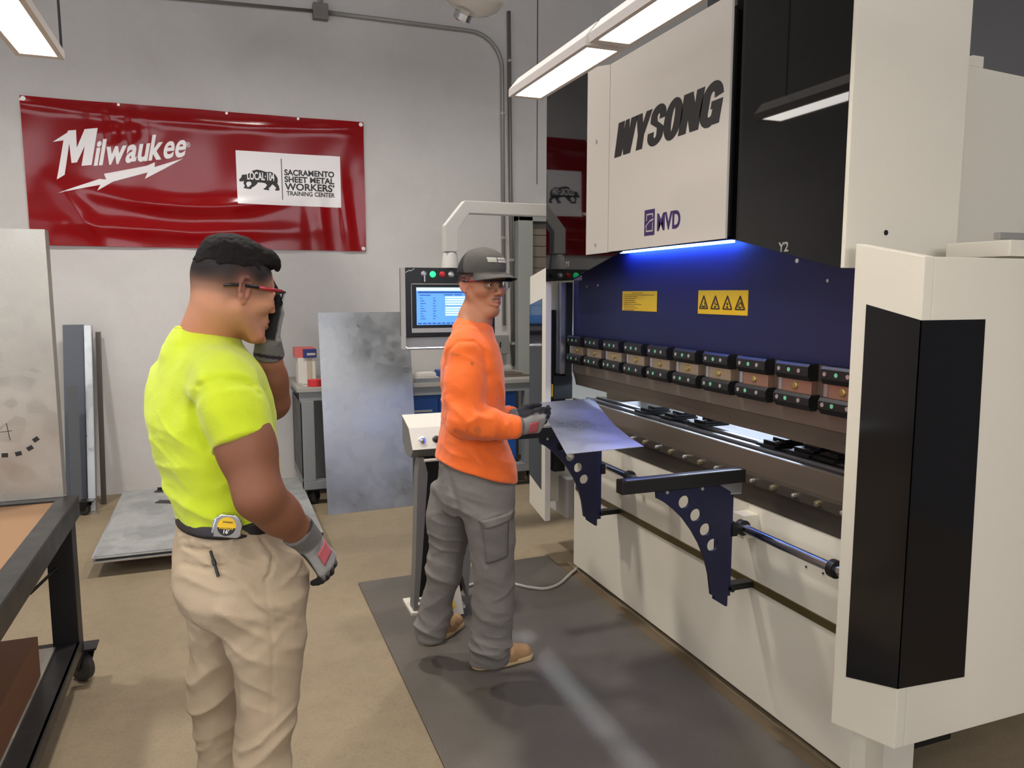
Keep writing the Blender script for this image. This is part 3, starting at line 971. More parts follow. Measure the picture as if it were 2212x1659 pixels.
# ------------------------------------------------------------------ sheet support arms on the front rail
def support(yc, label, seen_dx=0.0):
    X = seen_dx
    t = thing('sheet_support', label, 'support bracket', (1.70 + X, yc, .5), 0, 'sheet support arms on the press brake')
    q2 = lambda p: (p[0] + X, p[2])
    arc = [q2(p) for p in ((1.389, 2.250, 0.913), (1.392, 2.250, 0.889), (1.425, 2.250, 0.871), (1.462, 2.250, 0.842), (1.501, 2.250, 0.805), (1.540, 2.250, 0.755), (1.571, 2.250, 0.705), (1.600, 2.250, 0.642), (1.617, 2.250, 0.582), (1.629, 2.250, 0.506), (1.642, 2.250, 0.500), (1.646, 2.250, 0.485), (1.696, 2.250, 0.451))]
    arc += [(1.700 + X, .452), (1.70 + X, .885), (1.655 + X, .912)]
    holes = [circ(q2(p)[0], q2(p)[1], .0235) for p in ((1.504, 2.250, 0.865), (1.554, 2.250, 0.812), (1.596, 2.250, 0.754), (1.629, 2.250, 0.693))]
    me = poly_me([arc] + holes, frame((0, yc, 0), (1, 0, 0), (0, 0, 1)), .006)
    bp = link_mesh('bracket_plate', me, M('navy_dark'), t)
    MB().box(1.692 + X, 1.704 + X, yc - .004, yc + .075, .452, .885, .002).box(1.704 + X, 1.745 + X, yc + .035, yc + .07, .47, .87, .002).build('bracket_post', 'navy', t)
    MB().box(1.655 + X, 1.75 + X, yc - .005, yc + .075, .873, .915, .003).build('slide_block', 'steel_bright', t)
    MB().box(1.245 + X, 1.752 + X, yc - .022, yc + .022, .918, .966, .004).build('support_bar', 'black_plastic', t)
    MB().box(1.262 + X, 1.735 + X, yc - .0215, yc - .006, .9655, .9675, .0008).build('bar_strip', 'steel_bright', t)
    MB().box(1.735 + X, 1.857, yc + .045, yc + .09, .482, .506, .003).cyl((1.745 + X, yc + .02, .497), (1.745 + X, yc + .035, .497), .009, seg=10).build('rail_clamp', 'black_metal', t)
    MB().box(1.74 + X, 1.766 + X, yc + .03, yc + .09, .70, .75, .004).build('shaft_clamp', 'black_metal', t)
    b = MB()
    for x in (1.43, 1.575):
        b.cyl((x + X, yc - .006, .908), (x + X, yc - .012, .908), .006, seg=8)
    b.build('bracket_screws', 'screw', t)
    return t
support(2.25, 'navy sheet support bracket with four round holes and a black bar, nearer one')
support(3.30, 'navy sheet support bracket under the held metal sheet, farther one')

# ------------------------------------------------------------------ swing-arm control console
cn = thing('control_console', 'black screen console hanging on a pale grey swing arm', 'control panel', (1.32, 4.6, 1.5))
ca = MB()
ca.prism([(1.423, 2.160), (2.45, 2.160), (2.45, 2.085), (1.452, 2.085), (1.378, 1.985), (1.378, 1.85), (1.298, 1.85), (1.298, 2.008)], 1, 4.56, 4.64, .004)
ca.build('swing_arm', 'arm_grey', cn)
MB().box(2.35, 2.5, 4.05, 4.70, 2.05, 2.19, .005).build('arm_mount', 'machine_white', cn)
MB().lathe([(.055, 1.752), (.052, 1.79), (.043, 1.842), (.030, 1.85)], (1.338, 4.6, 0), (0, 0, 1), 28).build('swivel_joint', 'arm_grey', cn, angle=40)
MB().box(1.04, 1.62, 4.57, 4.70, 1.33, 1.752, .006).build('console_case', 'console_black', cn)
MB().box(1.036, 1.044, 4.555, 4.66, 1.255, 1.752, .002).box(1.04, 1.62, 4.60, 4.66, 1.262, 1.34, .003).build('console_shell', 'console_grey', cn)
MB().tube([(1.04, 4.56, 1.27), (1.05, 4.55, 1.262), (1.62, 4.55, 1.262)], .008, 8).build('hand_rail', 'steel_bright', cn)
fr = MB().box(1.08, 1.60, 4.560, 4.572, 1.358, 1.656, .003)
fr.build('monitor_bezel', 'black_plastic', cn)
MB().box(1.08, 1.60, 4.556, 4.562, 1.358, 1.385, .001).box(1.08, 1.60, 4.558, 4.562, 1.651, 1.656).box(1.08, 1.083, 4.558, 4.562, 1.358, 1.656).build('bezel_trim', 'console_grey', cn)
sc_ = MB().box(1.112, 1.56, 4.5585, 4.5605, 1.405, 1.632).build('screen', 'screen_blue', cn)
s2 = MB()
for i in range(8):
    z = 1.578 - i * .0145 - (.006 if i > 3 else 0)
    s2.box(1.292, 1.54, 4.5578, 4.559, z - .0105, z)
s2.box(1.112, 1.56, 4.5578, 4.559, 1.612, 1.632)
s2.build('screen_rows', 'screen_light', sc_)
s3 = MB().box(1.122, 1.56, 4.5576, 4.559, 1.598, 1.608).box(1.13, 1.20, 4.5576, 4.559, 1.583, 1.588).box(1.13, 1.215, 4.5575, 4.559, 1.600, 1.606)
s3.box(1.285, 1.34, 4.5576, 4.559, 1.585, 1.590).box(1.35, 1.40, 4.5576, 4.559, 1.585, 1.590)
for i in range(9):
    s3.box(1.135, 1.150 + .01 * (i % 3), 4.5576, 4.559, 1.565 - i * .0155, 1.569 - i * .0155)
    s3.box(1.215, 1.228 + .006 * (i % 2), 4.5576, 4.559, 1.565 - i * .0155, 1.569 - i * .0155)
for i in range(9):
    s3.box(1.12 + i * .03, 1.142 + i * .03, 4.5576, 4.559, 1.411, 1.418)
s3.build('screen_print', 'screen_dark', sc_)
def knob(x, z, r, mt, nm):
    MB().lathe([(r * 1.35, 0), (r * 1.35, .004), (r, .006), (r, .018), (r * .6, .020)], (x, 4.57, z), (0, -1, 0), 20).build(nm, mt, cn)
knob(1.162, 1.715, .013, 'steel_bright', 'key_switch')
MB().box(1.157, 1.167, 4.545, 4.556, 1.665, 1.705, .002).build('key', 'steel_bright', cn)
knob(1.218, 1.712, .014, 'lamp_green', 'start_lamp')
knob(1.278, 1.712, .0135, 'tape_red', 'stop_button')
knob(1.334, 1.712, .0135, 'screw', 'selector')
knob(1.39, 1.712, .0135, 'black_plastic', 'selector')
swm = poly_me([[(1.05, 1.724), (1.075, 1.738), (1.08, 1.732), (1.105, 1.748), (1.105, 1.745), (1.08, 1.728), (1.075, 1.734), (1.05, 1.720)]], frame((0, 4.5695, 0), (1, 0, 0), (0, 0, 1)))
link_mesh('logo_stroke', swm, M('screw'), cn)

# ------------------------------------------------------------------ two-hand pedestal with foot pedal
pd = thing('pedestal_control', 'cream-topped operator pedestal behind the orange-shirted man', 'control stand', (.98, 3.66, 0))
MB().prism([(3.62, .935), (3.78, .985), (3.78, .85), (3.70, .795), (3.60, .80), (3.55, .845)], 0, .838, 1.17, .004).build('control_box', 'pedestal_grey', pd)
MB().prism([(3.545, .847), (3.62, .938), (3.76, .982), (3.765, .988), (3.615, .944), (3.538, .850)], 0, .834, 1.174, .001).build('control_face', 'pedestal_cream', pd)
fn = Vector((0, -.77, .64)).normalized()
for i, x in enumerate((.888, .958, 1.028, 1.098)):
    MB().lathe([(.019, 0), (.019, .006), (.013, .008), (.013, .022), (.006, .024)], (x, 3.573, .885), fn, 20).build('knob', 'steel_bright' if i == 0 else 'black_plastic', pd)
MB().prism([(.875, .80), (.90, .80), (.918, .72), (.885, .30), (.865, .08), (.845, .02), (.835, .02), (.85, .30), (.865, .70)], 1, 3.58, 3.66, .003).prism([(1.09, .80), (1.13, .80), (1.14, .30), (1.12, .05), (1.06, .30), (1.08, .70)], 1, 3.58, 3.66, .003).build('stand_post', 'pedestal_grey', pd)
MB().box(.875, 1.12, 3.68, 3.72, .05, .82, .003).build('post_back', 'black_plastic', pd)
MB().cyl((.888, 3.535, .795), (1.12, 3.535, .795), .008, seg=12).build('grab_bar', 'pedestal_cream', pd)
MB().box(.82, 1.10, 3.56, 3.76, .001, .025, .004).build('base_plate', 'pedestal_cream', pd)
MB().hull([(.93, 3.46, .026), (1.06, 3.46, .026), (.93, 3.60, .026), (1.06, 3.60, .026), (.95, 3.50, .16), (1.05, 3.50, .16), (.95, 3.60, .19), (1.05, 3.60, .19)]).build('pedal_cover', 'pedestal_cream', pd)
MB().hull([(.955, 3.452, .075), (.985, 3.452, .03), (1.015, 3.452, .075), (.985, 3.475, .165), (.985, 3.447, .075)]).build('yellow_tag', 'yellow_label', pd)
# ------------------------------------------------------------------ things on the floor
fm = thing('floor_mat', 'large dark grey rubber mat on the floor along the press brake', 'mat', (1.2, 2.0, 0))
MB().prism([(.647, 4.10), (1.80, 4.13), (1.80, -.6), (.635, -.6)], 2, .001, .011, .003).build('mat_sheet', 'rubber', fm)
MB().box(1.800, 1.862, -.6, 3.99, .001, .007, .002).build('mat_edge_strip', 'rubber_edge', fm)
cb = [(1.40, 3.80, .019), (1.45, 3.735, .019), (1.50, 3.675, .019), (1.57, 3.63, .019), (1.66, 3.66, .019), (1.75, 3.74, .019), (1.80, 3.79, .019), (1.852, 3.835, .019)]
tag(MB().tube(flow([(1.15, 3.80, .02), (1.28, 3.84, .019)] + cb), .0085, 10).build('power_cable', 'cable_grey', smooth=True), 'pale grey cable lying on the mat and running under the press brake', 'cable')

# ------------------------------------------------------------------ welding bench at the left
wb = thing('work_bench', 'black steel work bench with plywood top at the left edge', 'workbench', (-1.2, 2.4, 0))
MB().box(-1.75, -.634, .55, 3.39, .755, .782, .002).build('bench_top', 'plywood', wb)
fr = MB().prism([(-.640, .783), (-.640, .789), (-.572, .789), (-.568, .785), (-.568, .705), (-.578, .705), (-.578, .775), (-.640, .775)], 1, .50, 3.44)
fr.build('top_angle', 'black_steel', wb)
MB().prism([(3.372, .783), (3.372, .789), (3.436, .789), (3.440, .785), (3.440, .705), (3.430, .705), (3.430, .775)], 0, -1.80, -.641).build('top_angle', 'black_steel', wb)
for (x, y) in ((-.63, 3.38), (-.63, .60), (-1.72, 3.38), (-1.72, .6)):
    lg = MB().box(x - .046, x + .046, y - .046, y + .046, .155, .774, .004).build('leg', 'leg_black', wb)
def caster(x, y, z_top, r, parent, nm='caster', rot=.5):
    c = MB()
    d = Vector((math.cos(rot), math.sin(rot), 0))
    n = Vector((-d.y, d.x, 0))
    p = Vector((x, y, 0)) + d * .03
    o = MB().lathe([(.02, -.02), (r * .8, -.02), (r, -.012), (r, .012), (r * .8, .02), (.02, .02)], (p.x, p.y, r + .0005), n, 28).build(nm, 'caster_rubber', parent, angle=50)
    f = MB()
    for s in (-1, 1):
        q = p + n * s * .027
        f.hull([tuple(q + d * a + n * b + Vector((0, 0, z))) for (a, z) in ((-.018, r - .01), (.018, r - .01), (-.055, z_top - .006), (.02, z_top - .006)) for b in (-.002, .002)])
    f.box(x - .045, x + .045, y - .045, y + .045, z_top - .008, z_top, .002)
    f.cyl(tuple(p + n * .031 + Vector((0, 0, r))), tuple(p - n * .031 + Vector((0, 0, r))), .009, seg=12)
    f.build('fork', 'black_metal', o)
for (x, y) in ((-.58, 3.43), (-.63, .62), (-1.72, 3.38), (-1.72, .62)):
    caster(x, y, .156, .062, wb, rot=2.4)
MB().box(-1.76, -.583, .56, 3.36, .20, .212).prism([(-.592, .20), (-.592, .212), (-.582, .212), (-.578, .208), (-.578, .165), (-.586, .165)], 1, .5, 3.34).build('lower_shelf', 'black_steel', wb)
MB().cyl((-.64, 3.34, .53), (-.72, 3.24, .47), .006, seg=10).build('lock_pin', 'black_metal', wb)
tag(MB().box(-1.5, -.66, 1.2, 3.30, .2125, .222, .002).build('steel_plate', 'galvanized_warm'), 'flat grey steel sheet lying on the lower shelf of the bench', 'sheet')
tag(MB().box(-1.35, -.665, 1.7, 3.06, .223, .372, .004).build('wooden_box', 'rust_board'), 'rust-brown wooden box on the lower shelf of the bench', 'box')
tag(MB().prism([(-.96, 2.58), (-.83, 2.62), (-.80, 2.50), (-.93, 2.46)], 2, .3725, .375).build('green_card', mat('card_green', (132, 170, 140), .7)), 'small pale green card on the rust-brown box', 'card')
tag(MB().prism([(-.86, 2.66), (-.735, 2.70), (-.725, 2.62), (-.85, 2.57)], 2, .7825, .784).build('paper_scrap', 'paper'), 'white paper scrap on the plywood bench top', 'paper')
# galvanized panel stood on the bench
gp = thing('galvanized_tray', 'tall galvanized sheet tray with pencil marks standing on the bench', 'metal tray', (-1.0, 3.40, .79))
MB().box(-1.55, -.619, 3.425, 3.435, .7895, 1.842, .001).box(-.626, -.6195, 3.435, 3.50, .7895, 1.842, .001).box(-1.55, -.627, 3.435, 3.50, 1.836, 1.842, .001).build('face_sheet', 'galvanized_warm', gp)
mk_ = []
def onp(x, z, r=0):
    c, s_ = math.cos(r), math.sin(r)
    return frame((x, 3.4246, z), (c, 0, s_), (-s_, 0, c))
for (px_, pz_, r) in ((-.700, 1.028, .6), (-.722, .995, .5), (-.762, .976, .2), (-.808, .973, -.05), (-.848, .985, -.5), (-.876, 1.012, -.8)):
    mk_.append(poly_me([[(-.011, -.0085), (.011, -.0085), (.011, .0085), (-.011, .0085)]], onp(px_, pz_, r), .0003))
ln = lambda a, b, w=.0012: poly_me([[(a[0], a[1] - w), (b[0], b[1] - w), (b[0] + w, b[1] + w), (a[0], a[1] + w)]], onp(0, 0), .0003)
mk_ += [ln((-.832, 1.062), (-.795, 1.098)), ln((-.832, 1.063), (-.778, 1.068)), poly_me([[(-.796, 1.098), (-.7935, 1.098), (-.785, 1.03), (-.7875, 1.03)]], onp(0, 0), .0003)]
mk_.append(poly_me([[(-.86, 1.655), (-.836, 1.655), (-.83, 1.69), (-.834, 1.69), (-.842, 1.672), (-.86, 1.668)]], onp(0, 0), .0006))
for _i, _m in enumerate(mk_):
    link_mesh('square_mark' if _i < 6 else ('torn_tape' if _i == 9 else 'pencil_line'), _m, M('letter_black' if _i < 9 else 'paper'), gp)

# ------------------------------------------------------------------ tall profiles leaning on the wall
t = thing('metal_channel', 'tall bluish grey steel plate leaning on the wall behind the bench', 'sheet', (-1.0, 6.35, 0))
def lean(x0, x1, h, y_b, y_t, th):
    m = MB()
    m.hull([(x, y, z) for x in (x0, x1) for (y, z) in ((y_b, .002), (y_b + th, .002), (y_t, h), (y_t + th, h))])
    return m
lean(-1.12, -.975, 1.36, 6.26, 6.60, .004).build('plate', 'channel_blue', t)
t = thing('metal_channel', 'bright folded steel channel leaning on the wall beside the pallet', 'channel', (-.95, 6.3, 0))
lean(-.972, -.925, 1.355, 6.22, 6.56, .004).build('web', 'galvanized', t)
lean(-.926, -.921, 1.355, 6.22, 6.56, .05).build('flange', 'steel_bright', t)
t = thing('metal_strip', 'narrow dark grey strip right of the bright channel against the wall', 'strip', (-.9, 6.4, 0))
lean(-.912, -.875, 1.30, 6.40, 6.66, .006).build('strip', 'steel_dark', t)
t = thing('metal_strip', 'short grey strip low in front of the leaning channels', 'strip', (-.95, 6.2, 0))
lean(-1.07, -1.0, .93, 6.16, 6.30, .003).build('strip', 'sheet_side', t)
dl = thing('dolly_wheel', 'small black swivel caster on the floor under the leaning channels', 'caster', (-.96, 6.16, 0))
caster(-.96, 6.13, .11, .045, dl, 'wheel', 2.6)

# ------------------------------------------------------------------ stack of sheets on a low pallet
pl_ = thing('pallet', 'low wooden pallet under the stack of metal sheets', 'pallet', (-.1, 5.5, 0))
MB().box(-.66, .44, 4.92, 6.20, .062, .082).build('deck', 'wood_pallet', pl_)
for y in (4.95, 5.5, 6.1):
    MB().box(-.66, .44, y, y + .09, .002, .0615, .003).build('runner', 'wood_pallet', pl_)
z = .083
for i, (dx, dy, th) in enumerate(((.0, .0, .012), (.012, .02, .016), (-.006, -.012, .006), (.008, .006, .004))):
    nmn = ('lowest', 'second', 'third', 'top')[i]
    tag(MB().box(-.735 + dx, .53 + dx, 4.72 + dy, 6.25 + dy, z, z + th, .0015).build('metal_sheet', 'sheet_stack' if i == 3 else ('sheet_side' if i % 2 else 'galvanized')),
        'wide grey metal sheet, %s of the stack on the low pallet' % nmn, 'sheet', 'metal sheets stacked on the pallet')
    z += th + .0008
zt = z
for k, (dx, dy, lab) in enumerate(((0, 0, 'dark folded angle strip on the sheet stack, front one by the khaki trousers'), (-.02, .36, 'thin dark angle strip on the sheet stack, rear one near the wall'))):
    a = thing('angle_strip', lab, 'metal strip', (-.3, 5.75 + dy, zt))
    m = MB()
    fr_ = Matrix.Translation((-.15 + dx, 5.70 + dy, zt)) @ Matrix.Rotation(-.42 + .1 * k, 4, 'Z')
    m.box(-.36, .32, -.035, .035, .0005, .004)
    m.box(-.22 if k == 0 else -.36, .32, .031, .035, .004, .11 if k == 0 else .02)
    m.xform(fr_)
    m.build('strip', 'black_steel', a)

# ------------------------------------------------------------------ grey bench along the back wall
gb = thing('workbench', 'grey steel bench along the back wall behind the leaning sheet', 'workbench', (1.5, 6.1, 0))
MB().box(.50, 2.50, 5.78, 6.62, .868, .90, .003).build('bench_top', 'bench_top_grey', gb)
MB().box(.52, 2.48, 5.80, 5.86, .80, .867, .003).box(.52, 2.48, 6.54, 6.60, .80, .867, .003).build('apron', 'bench_grey', gb)
for (x, y) in ((.575, 5.84), (2.36, 5.84), (.575, 6.56), (2.36, 6.56)):
    MB().box(x - .045, x + .045, y - .045, y + .045, .19, .80, .004).build('leg', 'bench_grey', gb)
    caster(x + .02, y, .125, .055, gb, rot=.9)
MB().box(.53, 2.405, 5.795, 5.885, .125, .19, .004).box(.53, .62, 5.80, 6.6, .126, .189, .003).box(2.315, 2.405, 5.80, 6.6, .126, .189, .003).build('lower_frame', 'bench_grey', gb)
MB().box(.53, .545, 5.80, 6.55, .2, .78).build('end_panel', 'black_steel', gb)
cbt = thing('tool_cabinet', 'blue steel cabinet under the back bench', 'cabinet', (1.9, 6.1, 0))
MB().box(1.30, 2.28, 5.90, 6.5, .1905, .79, .004).build('cabinet_body', 'cabinet_blue', cbt)
for k, (a, b_) in enumerate(((1.315, 1.60), (1.61, 1.93), (1.94, 2.27))):
    d_ = MB().box(a, b_, 5.885, 5.9, .22, .76, .004).build('door', 'cabinet_blue', cbt)
    MB().box(a + .03, b_ - .05, 5.876, 5.886, .655, .672, .003).build('pull', 'screw', d_)
# bits on the bench
bx = thing('carton', 'white carton on the back bench left of the leaning sheet', 'box', (.60, 6.1, .90))
MB().box(.535, .665, 6.02, 6.22, .901, 1.105, .002).build('carton_body', 'cardboard', bx)
MB().box(.6, .64, 6.0185, 6.02, .905, 1.10).build('tape_strip', mat('tape_tan', (176, 162, 138), .6), bx)
cr = thing('small_box', 'small red and blue box on top of the white carton', 'box', (.6, 6.1, 1.106))
MB().box(.515, .665, 6.03, 6.2, 1.1055, 1.18, .002).build('red_box', 'box_red', cr)
MB().box(.575, .675, 6.005, 6.03, 1.1055, 1.172, .002).build('blue_end', 'box_blue', cr)
MB().box(.602, .665, 6.0035, 6.0055, 1.125, 1.142).build('label_strip', 'paper', cr)
tp = thing('tape_roll', 'roll of red tape on the back bench beside the carton', 'tape', (.65, 5.9, .9))
MB().lathe([(.030, .901), (.052, .901), (.052, .951), (.030, .951)], (.640, 5.88, 0), (0, 0, 1), 32).build('roll', 'tape_red', tp, angle=40)
tag(MB().tube([(.515, 5.86, .925), (.525, 5.85, .935), (.54, 5.85, .93), (.55, 5.85, .912), (.575, 5.84, .907), (.582, 5.84, .9062)], .005, 8).build('paper_curl', 'paper'), 'curl of tan paper at the left end of the back bench', 'paper')
tag(MB().box(1.30, 1.62, 5.92, 6.08, .901, .93, .004).box(1.33, 1.60, 5.93, 6.06, .931, .962, .006).build('wood_block', 'cardboard'), 'pale stacked bars on the back bench left of the orange shirt', 'bar')
tag(MB().box(1.40, 1.66, 5.80, 5.86, .901, .935, .003).build('steel_bar', 'steel_bright'), 'bright square bar at the front of the back bench', 'bar')
tag(MB().box(1.625, 1.75, 5.95, 6.08, .901, .975, .006).build('blue_block', 'cabinet_blue'), 'blue block on the back bench behind the orange shirt', 'block')
tag(MB().box(2.1, 2.42, 5.95, 6.2, .901, .915, .002).box(2.14, 2.36, 5.98, 6.16, .9155, .928, .002).build('steel_offcut', 'steel_brown'), 'brown steel offcuts on the back bench right of the orange shirt', 'plate')

# ------------------------------------------------------------------ big galvanized sheet leaning on that bench
gs = MB()
th = .0016
bl, br = Vector((.664, 5.50, .001)), Vector((1.352, 5.52, .001))
dirv = Vector((.012, .345, 1.453))
nseg = 24
b = bmesh.new()
rows = []
for j in range(nseg + 1):
    v = j / nseg
    sag = .012 * math.sin(PI * v)
    row = []
    for i in range(9):
        u = i / 8
        p = bl.lerp(br, u) + dirv * v + Vector((0, sag * (1 - .4 * u) + .008 * math.sin(2.2 * u + 2.5 * v), 0))
        row.append(b.verts.new(p))
    rows.append(row)
for j in range(nseg):
    for i in range(8):
        b.faces.new((rows[j][i], rows[j][i + 1], rows[j + 1][i + 1], rows[j + 1][i]))
bmesh.ops.solidify(b, geom=list(b.faces), thickness=-.0015)
mb = MB(); mb.bm.free(); mb.bm = b
tag(mb.build('leaning_sheet', 'galvanized', angle=40), 'large galvanized sheet leaning against the back bench', 'sheet')

# ------------------------------------------------------------------ sheet held in the hands
b = bmesh.new()
A, Bc, Cc, Dc = Vector((1.285, 3.06, 1.122)), Vector((1.575, 3.10, 1.122)), Vector((1.285, 2.16, 1.098)), Vector((1.000, 2.15, 1.095))
rows = []
for j in range(19):
    v = j / 18
    row = []
    for i in range(9):
        u = i / 8
        p = A.lerp(Dc, v) * (1 - u) + Bc.lerp(Cc, v) * u
        p.z += -.012 * u * u * math.sin(PI * v) - .02 * math.sin(PI * v) * (u * .6) + .0
        row.append(b.verts.new(p))
    rows.append(row)
for j in range(18):
    for i in range(8):
        b.faces.new((rows[j][i], rows[j][i + 1], rows[j + 1][i + 1], rows[j + 1][i]))
bmesh.ops.recalc_face_normals(b, faces=b.faces)
bmesh.ops.solidify(b, geom=list(b.faces), thickness=.0014)
mb = MB(); mb.bm.free(); mb.bm = b
tag(mb.build('held_sheet', 'sheet_bright', angle=40), 'small bright metal sheet held flat by the orange-shirted man', 'sheet')
# ------------------------------------------------------------------ sculpting: blended shapes turned into one continuous surface
class Sculpt:
    def __init__(s):
        s.prims = []
        s.R = np.eye(3); s.T = np.zeros(3)
        s.disp = []
        s.lo = np.full(3, 1e9); s.hi = np.full(3, -1e9)
    def at(s, T=(0, 0, 0), R=None):
        s.T = np.array(T, float)
        s.R = np.eye(3) if R is None else np.array(R, float)
        return s
    def _grow(s, pts, r, op):
        if op == 'u':
            for p in pts:
                w = s.R @ np.array(p, float) + s.T
                s.lo = np.minimum(s.lo, w - r); s.hi = np.maximum(s.hi, w + r)
    def _add(s, f, k, op):
        R, T = s.R.copy(), s.T.copy()
        s.prims.append((lambda P: f((P - T) @ R), k, op))
        return s
    def cap(s, a, b, ra, rb=None, k=.02, op='u', flat=None):
        rb = ra if rb is None else rb
        a = np.array(a, float); b = np.array(b, float)
        ab = b - a; L2 = max(1e-9, float(ab @ ab))
        if flat is not None:
            n = np.array(flat[:3], float); n /= np.linalg.norm(n); q = flat[3]
        def f(P):
            v = P - a
            t = np.clip(v @ ab / L2, 0, 1)
            w = v - t[:, None] * ab
            if flat is not None:
                w = w + np.outer(w @ n, n) * (q - 1)
            return np.sqrt((w * w).sum(1)) - (ra + (rb - ra) * t)
        s._grow((a, b), max(ra, rb) * 1.05 * (1 if flat is None else max(1, 1 / flat[3])), op)
        return s._add(f, k, op)
    def cyl(s, a, b, ra, rb=None, k=.01, op='u', rnd=.006, flat=None):
        """round bar with flat, slightly rounded ends"""
        rb = ra if rb is None else rb
        a = np.array(a, float); b = np.array(b, float)
        L = np.linalg.norm(b - a); d = (b - a) / L
        if flat is not None:
            n = np.array(flat[:3], float); n -= d * (n @ d); n /= np.linalg.norm(n); q = flat[3]
        def f(P):
            v = P - a
            h = v @ d
            w = v - h[:, None] * d
            if flat is not None:
                w = w + np.outer(w @ n, n) * (q - 1)
            rr = np.sqrt((w * w).sum(1)) - (ra + (rb - ra) * np.clip(h / L, 0, 1)) + rnd
            hh = np.abs(h - L / 2) - L / 2 + rnd
            return np.minimum(np.maximum(rr, hh), 0) + np.sqrt(np.maximum(rr, 0) ** 2 + np.maximum(hh, 0) ** 2) - rnd
        s._grow((a, b), max(ra, rb) * 1.1 * (1 if flat is None else max(1, 1 / flat[3])), op)
        return s._add(f, k, op)
    def ell(s, c, r, k=.02, op='u', R=None):
        c = np.array(c, float); r = np.array(r, float)
        Q = np.eye(3) if R is None else np.array(R, float)
        def f(P):
            p = (P - c) @ Q
            k0 = np.sqrt(((p / r) ** 2).sum(1)); k1 = np.sqrt(((p / (r * r)) ** 2).sum(1))
            return np.where(k1 < 1e-6, -r.min(), k0 * (k0 - 1) / np.maximum(k1, 1e-6))
        s._grow((c,), r.max() * 1.02, op)
        return s._add(f, k, op)
    def loft(s, rings, k=.02, op='u', n=2.3, tilt_top=None, tilt_bot=None):
        """rings from the top down: (cx, cy, z, r_forward, r_side, facing_degrees); smooth between them"""
        A = np.array(rings, float)[::-1]
        zs = A[:, 2]
        zz = np.linspace(zs[0], zs[-1], 90)
        def smooth(col):
            m = np.gradient(col, zs)
            out = np.empty_like(zz)
            for i, z in enumerate(zz):
                j = min(max(np.searchsorted(zs, z) - 1, 0), len(zs) - 2)
                h = zs[j + 1] - zs[j]; t = (z - zs[j]) / h
                out[i] = ((1 + 2 * t) * (1 - t) ** 2 * col[j] + t * (1 - t) ** 2 * h * m[j] + t * t * (3 - 2 * t) * col[j + 1] + t * t * (t - 1) * h * m[j + 1])
            return out
        C = [smooth(A[:, i]) for i in (0, 1, 3, 4)]
        an = smooth(np.radians(A[:, 5]))
        top = tilt_top; bot = tilt_bot
        def f(P):
            z = P[:, 2]
            cx, cy, rf, rs = (np.interp(z, zz, c) for c in C)
            a = np.interp(z, zz, an)
            dx, dy = P[:, 0] - cx, P[:, 1] - cy
            u = dx * np.cos(a) + dy * np.sin(a); v = -dx * np.sin(a) + dy * np.cos(a)
            e = ((np.abs(u) / rf) ** n + (np.abs(v) / rs) ** n) ** (1 / n)
            d = (e - 1) * np.minimum(rf, rs) * np.where(e > 1, 1.0, 1.0)
            zt = zz[-1] if top is None else zz[-1] + (dx * top[0] + dy * top[1])
            zb = zz[0] if bot is None else zz[0] + (dx * bot[0] + dy * bot[1])
            q = np.maximum(z - zt, zb - z)
            r = .008
            return np.minimum(np.maximum(d + r, q + r), 0) + np.sqrt(np.maximum(d + r, 0) ** 2 + np.maximum(q + r, 0) ** 2) - r
        for q in A:
            s._grow(((q[0], q[1], q[2]),), max(q[3], q[4]) * 1.08, op)
        return s._add(f, k, op)
    def cut(s, p, n, k=.002):
        p = np.array(p, float); n = np.array(n, float); n /= np.linalg.norm(n)
        return s._add(lambda P: (p - P) @ n, k, 's')       # removes the side n points to
    def fold(s, fn):
        s.disp.append(fn)
        return s
    def value(s, P):
        d = np.full(len(P), 1.0)
        first = True
        for f, k, op in s.prims:
            e = f(P)
            if op == 'u':
                if first:
                    d = e; first = False
                else:
                    h = np.clip(.5 + .5 * (d - e) / k, 0, 1)
                    d = d * (1 - h) + e * h - k * h * (1 - h)
            else:
                e = -e
                h = np.clip(.5 - .5 * (d - e) / k, 0, 1)
                d = d * (1 - h) + e * h + k * h * (1 - h)
        for g in s.disp:
            d = d - g(P)
        return d
    def mesh(s, name, h, material, parent, color=None, shade=True):
        lo = s.lo - 3 * h; hi = s.hi + 3 * h
        B = 6
        nb = np.ceil((hi - lo) / (h * B)).astype(int)
        n = nb * B
        g = [lo[i] + h * (np.arange(nb[i]) * B + (B - 1) / 2) for i in range(3)]
        G = np.stack(np.meshgrid(*g, indexing='ij'), -1).reshape(-1, 3)
        dc = s.value(G).reshape(nb)
        act = np.abs(dc) < h * B * 1.9 + .012
        D = np.repeat(np.repeat(np.repeat(dc, B, 0), B, 1), B, 2).astype(np.float32)
        mask = np.repeat(np.repeat(np.repeat(act, B, 0), B, 1), B, 2)
        idx = np.argwhere(mask)
        out = np.empty(len(idx), np.float32)
        for a in range(0, len(idx), 400000):
            out[a:a + 400000] = s.value(lo + h * idx[a:a + 400000])
        D[mask] = out
        Sg = D < 0
        c8 = [Sg[i:n[0] - 1 + i, j:n[1] - 1 + j, k:n[2] - 1 + k] for i in (0, 1) for j in (0, 1) for k in (0, 1)]
        cnt = sum(c.astype(np.int8) for c in c8)
        mix = (cnt > 0) & (cnt < 8)
        ci = np.argwhere(mix)
        vid = np.full(mix.shape, -1, np.int32)
        vid[mix] = np.arange(len(ci))
        off = np.array([(i, j, k) for i in (0, 1) for j in (0, 1) for k in (0, 1)])
        val = np.stack([D[ci[:, 0] + o[0], ci[:, 1] + o[1], ci[:, 2] + o[2]] for o in off], 1)
        acc = np.zeros((len(ci), 3)); num = np.zeros(len(ci))
